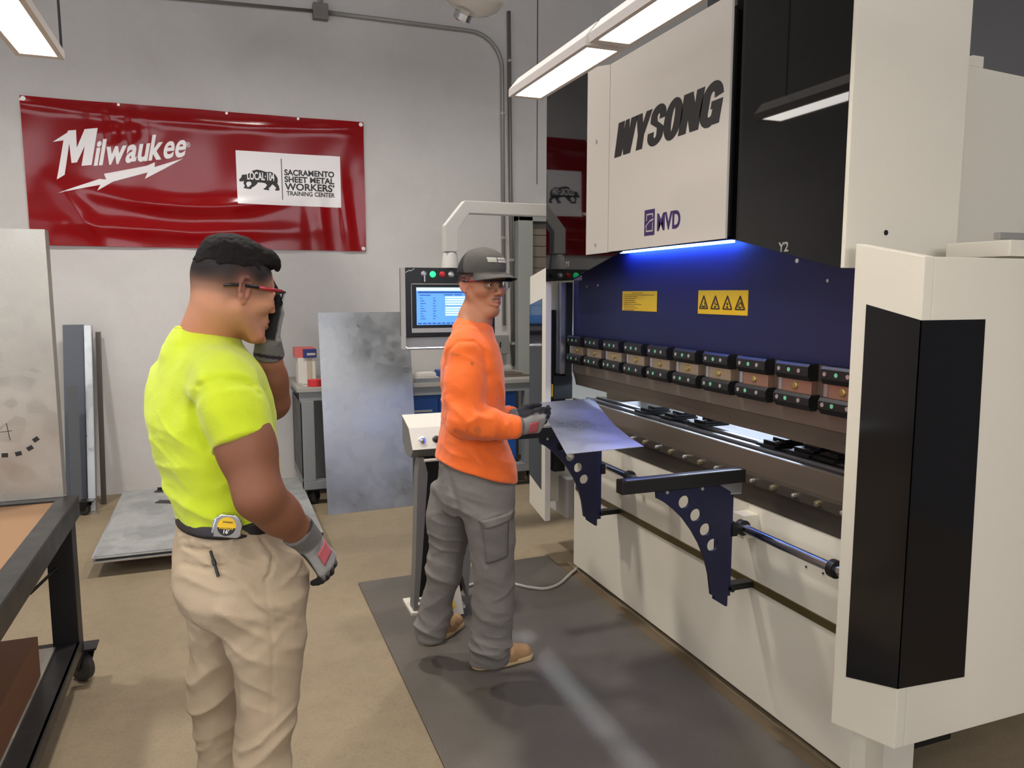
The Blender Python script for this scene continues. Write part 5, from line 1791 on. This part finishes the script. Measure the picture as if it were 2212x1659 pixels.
s.fold(line_fold([(-0.109, 1.962, 0.948), (-0.063, 1.870, 0.961), (-0.016, 1.822, 0.974)], -.0035, .0045))
s.fold(line_fold([(-0.014, 1.827, 1.020), (-0.014, 1.821, 0.971)], -.003, .004))
s.fold(line_fold([(-0.117, 2.014, 0.997), (-0.060, 1.888, 1.020), (0.021, 1.806, 1.044), (0.104, 1.829, 1.050)], -.003, .004))
s.fold(line_fold([(0.002, 1.825, 1.052), (0.003, 1.822, 1.029)], .004, .006))
s.fold(line_fold([(-0.087, 1.942, 1.027), (-0.089, 1.939, 0.998)], .004, .006))
s.fold(line_fold([(0.069, 1.786, 0.941), (0.080, 1.762, 0.787), (0.064, 1.733, 0.513)], -.002, .004))
s.fold(lambda P: .0020 * wob(P, 22) + .0010 * wob(P, 55, 1.0))
s.fold(wrinkle((.45, .1, 1), .055, .0055, 6, .36)).fold(wrinkle((-.6, .1, 1), .070, .0060, 7, .46)).fold(wrinkle((1, .2, .25), .08, .004, 8, .5))
s.mesh('trousers', .0042, 'khaki', yr, plain((166, 147, 121)))
# belt
s = Sculpt()
b1, b0 = (0.002, 2.030, 1.054), (0.002, 2.026, 1.020)
s.loft([(b1[0], b1[1], b1[2], .1235, .1650, 18), (b0[0], b0[1], b0[2], .1265, .1665, 17)], k=.01, n=2.2)
s.mesh('belt', .0050, 'belt_leather', yr)
# work boots
for a in (rA, lA):
    s = Sculpt()
    s.cap((a[0] - .05, a[1], .042), (a[0] + .16, a[1] + .03, .038), .040, .036, k=.03).cap((a[0] - .03, a[1] + .005, .05), (a[0] - .03, a[1] + .005, .14), .046, .046, k=.03)
    s.cut((0, 0, .002), (0, 0, -1))
    s.mesh('boot', .006, 'shoe_suede', yr, plain((120, 92, 64)))
# gloves
fr_ = (np.array((0.234, 1.869, 0.905)) - Wr)
glove('glove', yr, tuple(Wr), fr_, (.62, -.62, .42), 1, [(.35, .5, .4), (.45, .6, .4), (.5, .6, .4), (.5, .6, .4)], tuple(Er), thumb=(.45, .35, .5), scale=.98, label='grey-backed right work glove with red badge')
fl_ = (np.array((0.140, 2.124, 1.610)) - np.array((0.116, 2.126, 1.469)))
glove('glove', yr, tuple(Wl), fl_, (.90, .42, .05), -1, [(.10, .22, .2), (.08, .2, .2), (.14, .25, .2), (.2, .3, .2)], tuple(El), thumb=(.30, .55, .3), scale=1.0, patch=False, cuff=.040, label='black-palmed left work glove held to the face')
# tape measure on the belt, pen in the pocket
tm = thing('tape_measure', 'chrome and yellow tape measure clipped to the black belt', 'tape measure', tuple((-0.006, 1.830, 1.066)))
to = np.array((-0.006, 1.835, 1.064))
tn = np.array((-.10, -.98, .12)); tn /= np.linalg.norm(tn)
tx = np.cross((0, 0, 1), tn); tx = -tx if tx[0] < 0 else tx; tx /= np.linalg.norm(tx); tz = np.cross(tx, -tn); tz = tz if tz[2] > 0 else -tz
ca_, sa_ = math.cos(-.15), math.sin(-.15)
tx, tz = tx * ca_ + tz * sa_, tz * ca_ - tx * sa_
TM = frame(to, tx, tz, tn) @ Matrix.Scale(.76, 4)
case = [(-.035, -.030), (.030, -.030), (.038, -.024), (.040, .010), (.030, .026), (.014, .034), (-.020, .034), (-.034, .024), (-.038, .0)]
me = poly_me([case], TM @ Matrix.Translation((0, 0, -.012)), .018, .003)
link_mesh('case', me, M('chrome'), tm, smooth=False)
link_mesh('yellow_face', poly_me([[(p[0] * .027, p[1] * .027) for p in circ(0, 0, 1, 36)]], TM @ Matrix.Translation((-.002, .002, .0098)), .0006), M('yellow_label'), tm)
hb = [(.026 * math.cos(a) - .002, .002 + .026 * math.sin(a)) for a in np.linspace(PI + .05, 2 * PI - .05, 20)]
fm_ = poly_me([[(q[0], q[1] - .003) for q in hb]], TM @ Matrix.Translation((0, 0, .0108)), .0005)
link_mesh('black_face', fm_, M('black_plastic'), tm)
link_mesh('size_mark', text_me("16'", .016, TM @ Matrix.Translation((-.012, -.0195, .0118)), bold=.0005, depth=.0003), M('banner_white'), tm)
link_mesh('printed_name', text_me('POWERLOCK', .0066, TM @ Matrix.Translation((-.0225, -.0068, .0118)), bold=.0002, depth=.0003), M('yellow_label'), tm)
link_mesh('upper_print', text_me('STANLEY', .0070, TM @ Matrix.Translation((-.014, .012, .0108)), bold=.0002, depth=.0003), M('black_plastic'), tm)
MB().xform(Matrix()).box(-.044, -.038, -.022, .02, -.020, .004, .001, mtx=TM).build('belt_clip', 'steel_bright', tm)
pn = thing('pen', 'black pen clipped in the back pocket of the khaki trousers', 'pen', tuple((-0.036, 1.841, 0.980)))
pa, pb2 = np.array((-0.046, 1.864, 1.001)), np.array((-0.031, 1.830, 0.949))
MB().cyl(tuple(pa), tuple(pb2), .0035, seg=12).cyl(tuple(lerp(pa, pb2, .35)), tuple(lerp(pa, pb2, .55)), .0050, seg=12).build('barrel', 'black_plastic', pn)

# ------------------------------------------------------------------ man in the orange shirt
og = thing('person', 'person in orange long-sleeved shirt, grey cap and grey cargo trousers at the press brake', 'person', (.98, 3.0, 0))
Hc2 = np.array((0.976, 2.908, 1.630)); HR2 = basis((.36, -.93, -.03))
Nb2 = np.array((0.951, 2.922, 1.494))
Sr2, Er2, Wr2 = np.array((0.858, 2.789, 1.362)), np.array((0.829, 2.683, 1.122)), np.array((1.027, 2.627, 1.100))
Sl2, El2, Wl2 = np.array((1.020, 3.048, 1.337)), np.array((1.040, 3.038, 1.067)), np.array((1.108, 2.886, 1.094))
T2 = [ring((0.942, 2.931, 1.453), .064, .100, -8), ring((0.938, 2.927, 1.409), .094, .168, -8), ring((0.935, 2.920, 1.346), .114, .192, -8), ring((0.934, 2.911, 1.272), .122, .190, -8), ring((0.935, 2.909, 1.178), .124, .182, -8), ring((0.933, 2.898, 1.086), .124, .174, -6),
      ring((0.932, 2.898, 1.000), .138, .184, -4), ring((0.937, 2.896, 0.914), .158, .196, -2), ring((0.939, 2.892, 0.888), .161, .198, -2)]
s = Sculpt()
head_shape(s, Hc2, HR2)
s.at()
h2 = lambda x, y, z: Hc2 + HR2 @ np.array((x, y, z))
s.cap(h2(-.020, 0, -.035), Nb2, .050, .052, k=.02)
s.cap(Nb2, lerp(Nb2, Sr2, .6), .050, .055, k=.05).cap(Nb2, lerp(Nb2, Sl2, .6), .050, .055, k=.05)
s.loft([(q[0], q[1], q[2], q[3] - .016, q[4] - .016, q[5]) for q in T2[1:-2]], k=.04)
s.cap(Sr2, Er2, .052, .042, k=.03).cap(Er2, Wr2, .040, .024, k=.02)
s.cap(Sl2, El2, .052, .042, k=.03).cap(El2, Wl2, .040, .023, k=.02)
sk2 = nlin((178, 122, 92))
def skin_o(V):
    q = (V - Hc2) @ HR2
    c = np.tile(sk2, (len(V), 1))
    hair = sstep(.022, .034, q[:, 2] + .004 * wob(V, 90)) * sstep(.046, .030, q[:, 0])
    nape = sstep(-.030, -.046, q[:, 0]) * sstep(-.085, -.06, q[:, 2])
    side = sstep(.03, .018, q[:, 0]) * sstep(.006, .016, q[:, 2])
    a = np.clip(np.maximum(np.maximum(hair, nape), side), 0, 1)[:, None]
    c = c * (1 - a) + nlin((30, 24, 22)) * a
    mo = np.exp(-((q[:, 0] - .095) / .02) ** 2 - ((np.abs(q[:, 1]) - .012) / .013) ** 2 - ((q[:, 2] + .0500 + .25 * np.abs(q[:, 1])) / .0050) ** 2)[:, None] * .85
    c = c * (1 - mo) + nlin((48, 34, 30)) * mo
    br = np.exp(-((np.abs(q[:, 1]) - .031) / .018) ** 2 - ((q[:, 2] - .0285) / .0055) ** 2) * (q[:, 0] > .05)
    c = c * (1 - .85 * br[:, None]) + nlin((34, 26, 24)) * .85 * br[:, None]
    lip = np.exp(-(((q - np.array((.093, 0, -.0672))) / np.array((.014, .024, .0085))) ** 2).sum(1))[:, None] * .6
    c = c * (1 - lip) + nlin((158, 92, 84)) * lip
    ch = np.exp(-(((q - np.array((.085, 0, -.105))) / np.array((.03, .02, .016))) ** 2).sum(1))[:, None] * .3
    c = c * (1 - ch) + nlin((90, 64, 52)) * ch
    er = np.exp(-(((np.abs(q) - np.array((.012, .083, .003))) / np.array((.024, .012, .036))) ** 2).sum(1))[:, None] * .4
    c = c * (1 - er) + nlin((188, 112, 100)) * er
    return c
s.mesh('body', .0032, 'skin', og, skin_o)
eyeballs(og, Hc2, HR2)
glasses(og, Hc2, HR2, 'frame_black', 'frame_red')
# cap
s = Sculpt().at(Hc2, HR2)
s.ell((-.008, 0, .050), (.106, .086, .094), k=.02)
s.ell((.020, 0, .085), (.084, .072, .056), k=.03)
s._add(lambda P: P[:, 2] - (.046 + .0 * P[:, 0] - .10 * np.clip(-P[:, 0], 0, 1) * .12), .003, 's')
s._add(lambda P: (lambda d: d)(np.sqrt((((P - np.array((-.012, 0, .036))) / np.array((.0985, .0785, .0905))) ** 2).sum(1)) * .08 - .08) * 1.0, .002, 's')
s.fold(lambda P: .0008 * wob(P, 80))
R2t = HR2
def cap_col(V):
    q = (V - Hc2) @ HR2
    a = sstep(-.012, -.020, q[:, 0] + .25 * (q[:, 2] - .08))[:, None]
    return nlin((76, 73, 67)) * (1 - a) + nlin((28, 27, 28)) * a
cpo = s.mesh('cap', .0032, 'cap_cloth', og, cap_col)
b = bmesh.new()
gr = []
for i in range(17):
    u = -1 + 2 * i / 16
    row = []
    for j in range(8):
        v = j / 7
        a = u * 1.22
        xi, yi = .012 + .086 * math.cos(a), .084 * math.sin(a)
        xo = .098 + .072 * math.cos(u * 1.35) ** .8 if abs(u) < .999 else .06
        xo, yo = .045 + .120 * max(0, math.cos(u * PI / 2)) ** .62, .086 * math.sin(u * PI / 2)
        x = xi + (xo - xi) * v; y = yi + (yo - yi) * v
        z = .056 - .022 * v - .020 * u * u * (.4 + .6 * v)
        row.append(b.verts.new(Hc2 + HR2 @ np.array((x, y, z))))
    gr.append(row)
for i in range(16):
    for j in range(7):
        b.faces.new((gr[i][j], gr[i + 1][j], gr[i + 1][j + 1], gr[i][j + 1]))
bmesh.ops.recalc_face_normals(b, faces=b.faces)
bmesh.ops.solidify(b, geom=list(b.faces), thickness=.0035)
m = MB(); m.bm.free(); m.bm = b
bo = m.build('brim', 'cap_cloth', cpo, smooth=True)
ca = bo.data.color_attributes.new('Col', 'FLOAT_COLOR', 'POINT')
qz = np.array([HR2.T @ (np.array(v.normal)) for v in bo.data.vertices])[:, 2]
nv = len(bo.data.vertices)
cc_ = np.where((qz < 0)[:, None], nlin((26, 27, 34)), nlin((76, 73, 67)))
ca.data.foreach_set('color', np.concatenate([cc_, np.ones((nv, 1))], 1).astype(np.float32).ravel())
# embroidered strip on the cap front, laid on the crown
b = bmesh.new()
def crown(y, z):
    x = .04
    for _ in range(30):
        p = np.array((x, y, z))
        e1 = np.sqrt((((p - np.array((-.008, 0, .050))) / np.array((.106, .086, .094))) ** 2).sum())
        e2 = np.sqrt((((p - np.array((.020, 0, .085))) / np.array((.084, .072, .056))) ** 2).sum())
        e = min(e1, e2)
        x += (1.02 - e) * .06
    return Hc2 + HR2 @ np.array((x + .003, y, z))
pm = MB()
for (ya, yb_, z0_, z1_) in ((-.046, -.014, .090, .108), (-.010, .040, .089, .0975), (-.010, .040, .100, .108)):
    bb = bmesh.new()
    g = [[bb.verts.new(crown(ya + (yb_ - ya) * i / 6, z0_ + (z1_ - z0_) * j / 2)) for j in range(3)] for i in range(7)]
    for i in range(6):
        for j in range(2):
            bb.faces.new((g[i][j], g[i + 1][j], g[i + 1][j + 1], g[i][j + 1]))
    bmesh.ops.recalc_face_normals(bb, faces=bb.faces)
    bmesh.ops.solidify(bb, geom=list(bb.faces), thickness=.001)
    pm._take(bb)
pm.build('cap_emblem', mat('thread_cream', (206, 202, 190), .8, rgb2=(130, 128, 118), vscale=160), cpo)
# long-sleeved shirt
s = Sculpt()
s.loft(T2, k=.03, tilt_bot=(-.32, .0))
s.at()
s.cap(Nb2 + np.array((-.01, 0, -.035)), lerp(Nb2, Sr2, .75) + np.array((0, 0, .008)), .064, .062, k=.05)
s.cap(Nb2 + np.array((-.01, 0, -.035)), lerp(Nb2, Sl2, .75) + np.array((0, 0, .008)), .064, .062, k=.05)
s.cap(Sr2, lerp(Sr2, Er2, .5), .072, .068, k=.035).cap(lerp(Sr2, Er2, .4), Er2, .068, .062, k=.03)
s.cap(Er2, lerp(Er2, Wr2, .5), .062, .053, k=.025).cap(lerp(Er2, Wr2, .4), lerp(Er2, Wr2, .88), .053, .044, k=.02)
s.cyl(lerp(Er2, Wr2, .80), lerp(Er2, Wr2, 1.0), .044, .040, k=.008, rnd=.005)
s.cap(Sl2, El2, .070, .058, k=.035).cap(El2, lerp(El2, Wl2, .7), .057, .046, k=.025).cyl(lerp(El2, Wl2, .6), lerp(El2, Wl2, .95), .045, .042, k=.008, rnd=.005)
nd2 = np.array((.40, -.18, 1.0)); nd2 /= np.linalg.norm(nd2)
s.cyl(Nb2 + np.array((0, 0, -.018)), Nb2 + nd2 * .2, .064, .09, k=.006, op='s', rnd=.004)
s.fold(crease((0.876, 2.623, 1.124), (.9, 0, .35), .05, 0.0112, (.11, .14, .09), .5))
s.fold(crease((0.819, 2.760, 1.016), (.6, 0, 1), .085, 0.0112, (.15, .2, .13), 1.5))
s.fold(crease((0.951, 2.737, 0.974), (.55, 0, 1), .09, 0.0100, (.15, .2, .10), .3))
s.fold(crease((0.816, 2.744, 1.223), (1, 0, .25), .085, 0.0088, (.10, .12, .18), .7))
s.fold(crease((0.977, 2.755, 1.196), (1, 0, .3), .08, 0.0063, (.08, .12, .16), .4))
s.fold(crease((0.982, 2.624, 1.105), (1, 0, .1), .030, 0.0075, (.05, .08, .06), .2))
s.fold(line_fold([(0.804, 2.826, 1.321), (0.806, 2.811, 1.376), (0.838, 2.782, 1.416), (0.890, 2.741, 1.417), (0.921, 2.725, 1.379), (0.935, 2.729, 1.290), (0.934, 2.740, 1.200)], -.005, .007))
s.fold(line_fold([(0.829, 2.641, 1.124), (0.866, 2.619, 1.151), (0.905, 2.614, 1.141)], .006, .012))
s.fold(line_fold([(0.793, 2.671, 1.087), (0.848, 2.646, 1.053), (0.934, 2.634, 1.049)], -.008, .010))
s.fold(lambda P: .0024 * wob(P, 24) + .0013 * wob(P, 58, 1.0))
s.fold(wrinkle((.5, .1, 1), .055, .0042, 11, .4)).fold(wrinkle((1, .1, .4), .06, .0038, 12, .45))
smudges = [((0.819, 2.805, 1.372), .018), ((0.865, 2.740, 1.337), .011), ((0.875, 2.736, 1.329), .008), ((0.824, 2.642, 1.119), .012), ((0.801, 2.798, 1.262), .006), ((0.919, 2.634, 1.085), .014), ((0.852, 2.630, 1.107), .02)]
def org(V):
    c = np.tile(nlin((232, 102, 26)), (len(V), 1))
    for (p, r) in smudges:
        d = np.linalg.norm((V - np.array(p)) * np.array((1, .25, 1)), axis=1) + r * .9 * wob(V, 75, r * 100)
        a = sstep(r * 1.1, r * .8, d)[:, None] * (.75 if r < .015 else .4)
        c = c * (1 - a) + nlin((120, 78, 52)) * a
    fr2 = sstep(.10, .0, np.linalg.norm(V - lerp(Er2, Wr2, .35), axis=1))[:, None] * .30
    c = c * (1 - fr2) + nlin((190, 96, 34)) * fr2
    return c
s.mesh('long_sleeved_shirt', .0046, 'shirt_orange', og, org)
cp = []
for i in range(36):
    a = 2 * PI * i / 36
    x = np.cross(nd2, (0, 1, 0)); x /= np.linalg.norm(x); y = np.cross(nd2, x)
    cp.append(tuple(Nb2 - nd2 * .004 + (x * math.cos(a) + y * math.sin(a)) * .0655))
c_ = MB().tube(cp, .006, 8, closed=True).build('collar', 'shirt_orange', og, smooth=True)
ca = c_.data.color_attributes.new('Col', 'FLOAT_COLOR', 'POINT')
ca.data.foreach_set('color', np.tile(np.append(nlin((232, 102, 26)), 1.0), len(c_.data.vertices)).astype(np.float32))
# cargo trousers
s = Sculpt()
s.loft([ring((0.938, 2.899, 0.942), .128, .168, -2), ring((0.937, 2.891, 0.877), .142, .178, -2), ring((0.935, 2.881, 0.793), .146, .182, -2), ring((0.934, 2.873, 0.728), .132, .160, -2)], k=.03, n=2.2)
hr, hf = (1.005, 2.961, 0.000), (0.810, 3.220, 0.000)
s.loft([ring((0.952, 2.796, 0.850), .11, .095, 0), ring((0.950, 2.774, 0.753), .106, .104, 0), ring((0.957, 2.757, 0.644), .092, .098, 0), ring((0.967, 2.749, 0.523), .083, .088, 0), ring((0.963, 2.743, 0.383), .080, .080, 0), ring((0.955, 2.742, 0.269), .080, .078, 0), ring((0.947, 2.745, 0.182), .080, .078, 0), ring((0.947, 2.749, 0.128), .080, .076, 0)], k=.03, n=2.1)
s.loft([ring((0.883, 2.979, 0.813), .10, .095, 0), ring((0.859, 2.993, 0.683), .098, .100, 0), ring((0.851, 3.010, 0.539), .078, .086, 0), ring((0.837, 3.030, 0.400), .073, .080, 0), ring((0.808, 3.056, 0.265), .066, .074, 0), ring((0.798, 3.071, 0.185), .072, .074, 0), ring((0.790, 3.076, 0.115), .058, .066, 0)], k=.03, n=2.1)
s.fold(crease((0.926, 2.673, 0.228), (.15, 0, 1), .060, 0.0208, (.14, .2, .09), .3))
s.fold(crease((0.936, 2.689, 0.389), (.25, 0, 1), .10, 0.0104, (.12, .2, .10), .9))
s.fold(crease((0.772, 2.999, 0.219), (.25, 0, 1), .060, 0.0195, (.14, .2, .09), .1))
s.fold(crease((0.813, 2.993, 0.459), (.4, 0, 1), .10, 0.0143, (.12, .2, .16), .6))
s.fold(crease((0.869, 2.777, 0.789), (.45, 0, 1), .09, 0.0117, (.17, .2, .12), .2))
s.fold(crease((0.943, 2.691, 0.593), (.3, 0, 1), .11, 0.0091, (.12, .2, .12), 1.7))
s.fold(line_fold([(0.799, 2.821, 0.923), (0.819, 2.766, 0.806), (0.839, 2.742, 0.681), (0.858, 2.715, 0.614)], -.008, .012))
s.fold(line_fold([(0.898, 2.693, 0.729), (0.899, 2.681, 0.638), (0.907, 2.668, 0.559)], -.004, .004))
s.fold(line_fold([(0.898, 2.694, 0.735), (0.957, 2.675, 0.757), (1.022, 2.682, 0.759)], .007, .010))
s.fold(lambda P: .0028 * wob(P, 24) + .0014 * wob(P, 60, 1.0))
s.fold(wrinkle((.4, .1, 1), .055, .0060, 14, .36)).fold(wrinkle((-.6, .1, 1), .065, .0055, 15, .45))
def gry(V):
    c = np.tile(nlin((108, 103, 98)), (len(V), 1))
    k = (.5 + .5 * wob(V, 14, 2.2))[:, None] * .22
    return c * (1 - k) + nlin((136, 130, 123)) * k
tro = s.mesh('cargo_trousers', .0044, 'grey_canvas', og, gry)
# cargo pocket and its flap, sewn on the near thigh
def cloth_patch(name, corners, lift, parent, rgb, sdf, nu=12, nv=14, wav=.003):
    A_, B_, C_, D_ = [np.array(c) for c in corners]
    P = []
    for i in range(nu + 1):
        for j in range(nv + 1):
            u, v = i / nu, j / nv
            P.append(lerp(lerp(A_, B_, u), lerp(D_, C_, u), v))
    P = np.array(P)
    view = np.array((.33, .94, 0))
    P = P - view * .10
    for _ in range(60):
        P = P + view * np.clip(sdf.value(P), -.01, .03)[:, None] * .8
    b = bmesh.new()
    edge = np.array([min(1, 4 * min(i / nu, 1 - i / nu, j / nv, 1 - j / nv) + .35) for i in range(nu + 1) for j in range(nv + 1)])
    P = P - view * (lift * edge + wav * .5 * (wob(P, 60) + 1) * edge)[:, None]
    g = [[b.verts.new(P[i * (nv + 1) + j]) for j in range(nv + 1)] for i in range(nu + 1)]
    for i in range(nu):
        for j in range(nv):
            b.faces.new((g[i][j], g[i + 1][j], g[i + 1][j + 1], g[i][j + 1]))
    bmesh.ops.recalc_face_normals(b, faces=b.faces)
    bmesh.ops.solidify(b, geom=list(b.faces), thickness=.004)
    m = MB(); m.bm.free(); m.bm = b
    o = m.build(name, 'grey_canvas', parent, smooth=True)
    ca = o.data.color_attributes.new('Col', 'FLOAT_COLOR', 'POINT')
    ca.data.foreach_set('color', np.tile(np.append(nlin(rgb), 1.0), len(o.data.vertices)).astype(np.float32))
    return o
cloth_patch('cargo_pocket', ((0.898, 2.671, 0.723), (0.994, 2.657, 0.729), (0.985, 2.643, 0.594), (0.904, 2.649, 0.571)), .007, tro, (102, 97, 93), s)
cloth_patch('pocket_flap', ((0.889, 2.677, 0.746), (1.019, 2.673, 0.764), (1.014, 2.671, 0.734), (0.901, 2.669, 0.714)), .012, tro, (122, 116, 109), s, 12, 6)
# suede boots
for (heel, toe, nm) in (((0.943, 2.950, 0.000), (1.246, 2.959, 0.000), 'near'), ((0.804, 3.232, 0.000), (0.913, 3.311, 0.000), 'far')):
    h_, t_ = np.array(heel), np.array(toe)
    d = (t_ - h_) / np.linalg.norm(t_ - h_)
    Lf = .275 if nm == 'near' else .27
    sd = np.cross((0, 0, 1), d)
    up_ = np.array((0, 0, 1.0))
    z0 = .0115
    s = Sculpt()
    s.cap(h_ + d * .035 + up_ * .050, h_ + d * .16 + up_ * .046, .040, .044, k=.02, flat=(0, 0, 1, 1.0))
    s.cap(h_ + d * .14 + up_ * .044, h_ + d * (Lf - .045) + up_ * .040, .045, .040, k=.03, flat=(0, 0, 1, 1.15))
    s.cap(h_ + d * .05 + up_ * .06, h_ + d * .065 + up_ * .115, .043, .046, k=.03)
    s.cap(h_ + d * .09 + up_ * .075, h_ + d * .16 + up_ * .058, .038, .034, k=.03)
    s.cut((0, 0, z0 + .014), (0, 0, -1))
    s.fold(line_fold([h_ + d * .195 - sd * .05 + up_ * .02, h_ + d * .19 + up_ * .09, h_ + d * .195 + sd * .05 + up_ * .02], -.003, .005))
    s.fold(line_fold([h_ + d * .11 - sd * .055 + up_ * .02, h_ + d * .13 - sd * .045 + up_ * .075], -.003, .004))
    s.fold(lambda P: .0012 * wob(P, 90))
    bt = s.mesh('boot', .0036, 'shoe_suede', og, plain((158, 122, 84)))
    s = Sculpt()
    s.cap(h_ + d * .035 + up_ * (z0 + .012), h_ + d * .14 + up_ * (z0 + .012), .043, .044, k=.02)
    s.cap(h_ + d * .12 + up_ * (z0 + .012), h_ + d * (Lf - .043) + up_ * (z0 + .012), .047, .043, k=.02)
    s.cut((0, 0, z0), (0, 0, -1)).cut((0, 0, z0 + .024), (0, 0, 1))
    s.mesh('sole', .0036, 'shoe_suede', bt, plain((192, 166, 122)))
    lc = MB()
    for i in range(4):
        a0 = h_ + d * (.105 + .02 * i) + up_ * (.112 - .012 * i)
        lc.tube([tuple(a0 - sd * .028 - up_ * .008), tuple(a0 + up_ * .004), tuple(a0 + sd * .028 - up_ * .008)], .0022, 6)
    lc.tube([tuple(h_ + d * .11 + up_ * .113), tuple(h_ + d * .13 - sd * .035 + up_ * .10), tuple(h_ + d * .125 - sd * .05 + up_ * .06)], .002, 6)
    lc.build('laces', 'black_metal', bt)
# gloves closing on the sheet
glove('glove', og, tuple(Wr2), (.97, .10, .10), (-.12, -.86, -.50), 1, [(.50, .35, .2), (.5, .35, .2), (.55, .35, .2), (.6, .4, .2)], tuple(Er2), thumb=(.55, .10, .75), label='grey-backed right work glove with red badge')
glove('glove', og, tuple(Wl2), (.95, -.06, .0), (-.02, .42, -.90), -1, [(.08, .12, .1), (.06, .12, .1), (.08, .12, .1), (.1, .15, .1)], tuple(El2), thumb=(.55, .15, .7), patch=False, palm=(26, 25, 26), label='black-palmed left work glove')
